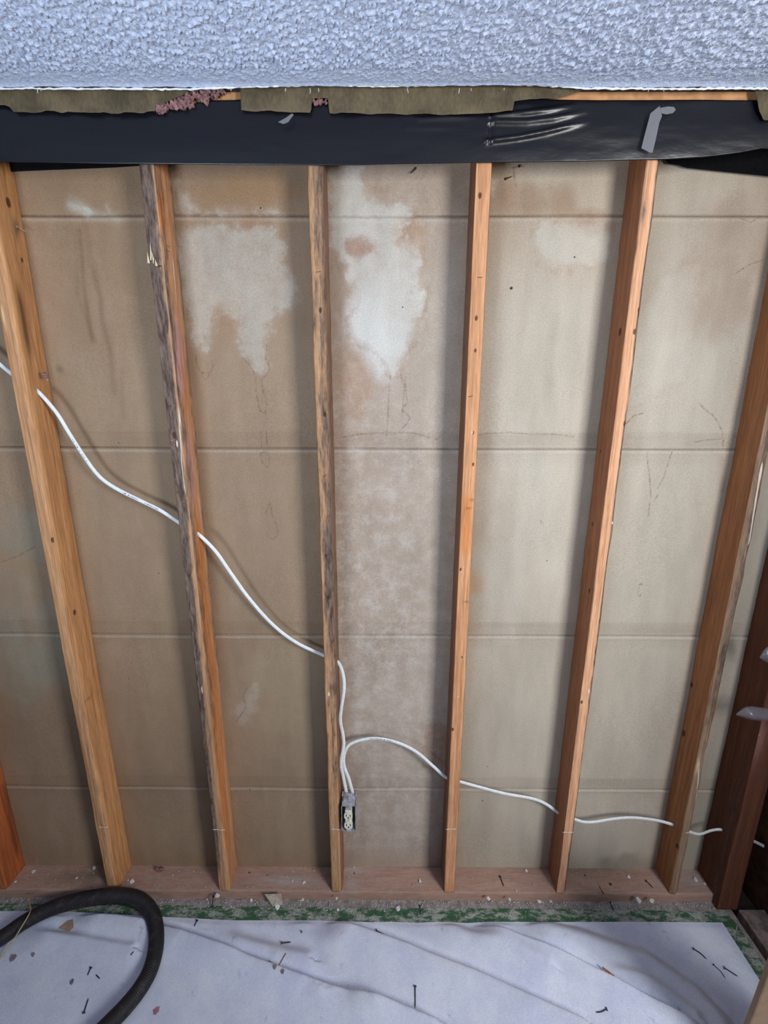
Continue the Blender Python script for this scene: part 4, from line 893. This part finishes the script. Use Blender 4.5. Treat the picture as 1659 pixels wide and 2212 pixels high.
# nails and staples in the timber and sheathing
def stickout(p, d, ln, r, label, mat, name='nail', cat='nail'):
    p = Vector(p); d = Vector(d).normalized(); mb = MB().tube([p, p+d*ln], [r, r*.6], 7); mb.tube([p+d*ln*.0, p+d*.001], r*1.6, 8)
    o = mb.build(name, mat, loc=tuple(p)); tag(o, label, cat, 'nails stuck in timber and sheathing')
M_SHINY = simple('bright_steel', lin(220, 214, 206), .3, .6, .7)
stickout(onx(33, 487, -2*SP+W/2), (1, .1, -.55), .024, .0016, 'shiny nail sticking out of the light orange stud near its top', M_SHINY)
stickout(ony(1122, 357, -.003), (-.2, -1, -.6), .022, .0022, 'bent nail tip in the sheathing under the plastic in the fifth bay', M_RUST)
stickout(ony(1093, 385, -.003), (1, -.8, .1), .016, .0020, 'short rusty nail tip in the sheathing near the top of the fifth bay', M_RUST)
stickout(ony(897, 362, -.003), (-.8, -.6, -1), .022, .0020, 'rusty nail tip in the sheathing near the top of the middle bay', M_RUST)
stickout(ony(1105, 622, -.001), (0, -1, 0), .004, .0022, 'small dark nail tip in the sheathing high in the fifth bay', M_RUST)
def staple(px, py, ang, label, y=FR-.001, w=.011):
    c = Vector(ony(px, py, y)); d = Vector((math.cos(ang), 0, math.sin(ang)))*w/2
    mb = MB().tube([c-d+Vector((0, .003, 0)), c-d+Vector((0, -.002, 0)), c+d+Vector((0, -.002, 0)), c+d+Vector((0, .003, 0))], .0006, 5)
    o = mb.build('staple', M_RUST, loc=tuple(c)); tag(o, label, 'staple', 'staples in the stud faces')
staple(1037, 599, 0, 'staple in the upper part of the clean orange stud'); staple(1017, 856, .25, 'staple midway up the clean orange stud')
staple(364, 878, .35, 'staple in the mouldy grey stud above its torn hole'); staple(688, 587, .1, 'staple high in the stud beside the outlet')
staple(702, 1028, .9, 'staple near the middle of the stud beside the outlet')

# clear plastic scraps hanging at the corner post
t = NT('clear_plastic'); t.b.inputs['Alpha'].default_value = .38; M_CLR = t.fin(lin(140, 138, 146), .22, .6)
def scoop(pts_top, pts_bot, y, label, bulge):
    n = 16; P0 = smoothpath([ony(a, b, y) for a, b in pts_top], 8); P1 = smoothpath([ony(a, b, y) for a, b in pts_bot], 8)
    m = len(P0); V = np.zeros((9, m, 3))
    for j in range(9):
        tt = j/8
        for i in range(m): V[j, i] = P0[i]*(1-tt)+P1[i]*tt + np.array([0, -bulge*math.sin(math.pi*tt)*min(1, i/m*3), 0])
    o0 = V.reshape(-1, 3).mean(0); o = link('plastic_scrap', gridmesh('plastic_scrap', V-o0), M_CLR, None, tuple(o0), smooth=True)
    s = o.modifiers.new('thickness', 'SOLIDIFY'); s.thickness = .0008; tag(o, label, 'plastic scrap')
scoop([(1592, 1543), (1615, 1528), (1650, 1530), (1700, 1538)], [(1592, 1545), (1620, 1555), (1655, 1559), (1700, 1562)], -.135, 'curled clear plastic scrap sticking out at the right edge', .02)
scoop([(1643, 1420), (1655, 1402), (1680, 1385)], [(1644, 1422), (1660, 1432), (1690, 1440)], -.135, 'small clear plastic corner above the curled plastic scrap at the right edge', .01)
# beige panel leaning close to the viewer, bottom right corner
A = ony(1676, 2030, -.62); B = ony(1611, 2212, -.56); C_ = B+(B-A)*.9; C_ = Vector(C_); A = Vector(A)
C_ = A+(Vector(B)-A)*((A.z-.014)/(A.z-B[2]))
off = Vector((.20, -.02, 0)); off2 = Vector((.30, -.02, .0)); th = Vector((.0, -.014, 0))
Q = [C_, C_+off2, A+off, A]
Q = [q for q in Q]
o = MB().poly(Q+[q+th for q in Q], [(0, 1, 2, 3), (7, 6, 5, 4), (0, 4, 5, 1), (1, 5, 6, 2), (2, 6, 7, 3), (3, 7, 4, 0)]).build('leaning_board', simple('beige_board', lin(150, 128, 106), .85, .15, nz=20, amp=.1), loc=tuple(C_), bevel=.004)
tag(o, 'beige board leaning in the bottom right corner, close to the viewer', 'board')
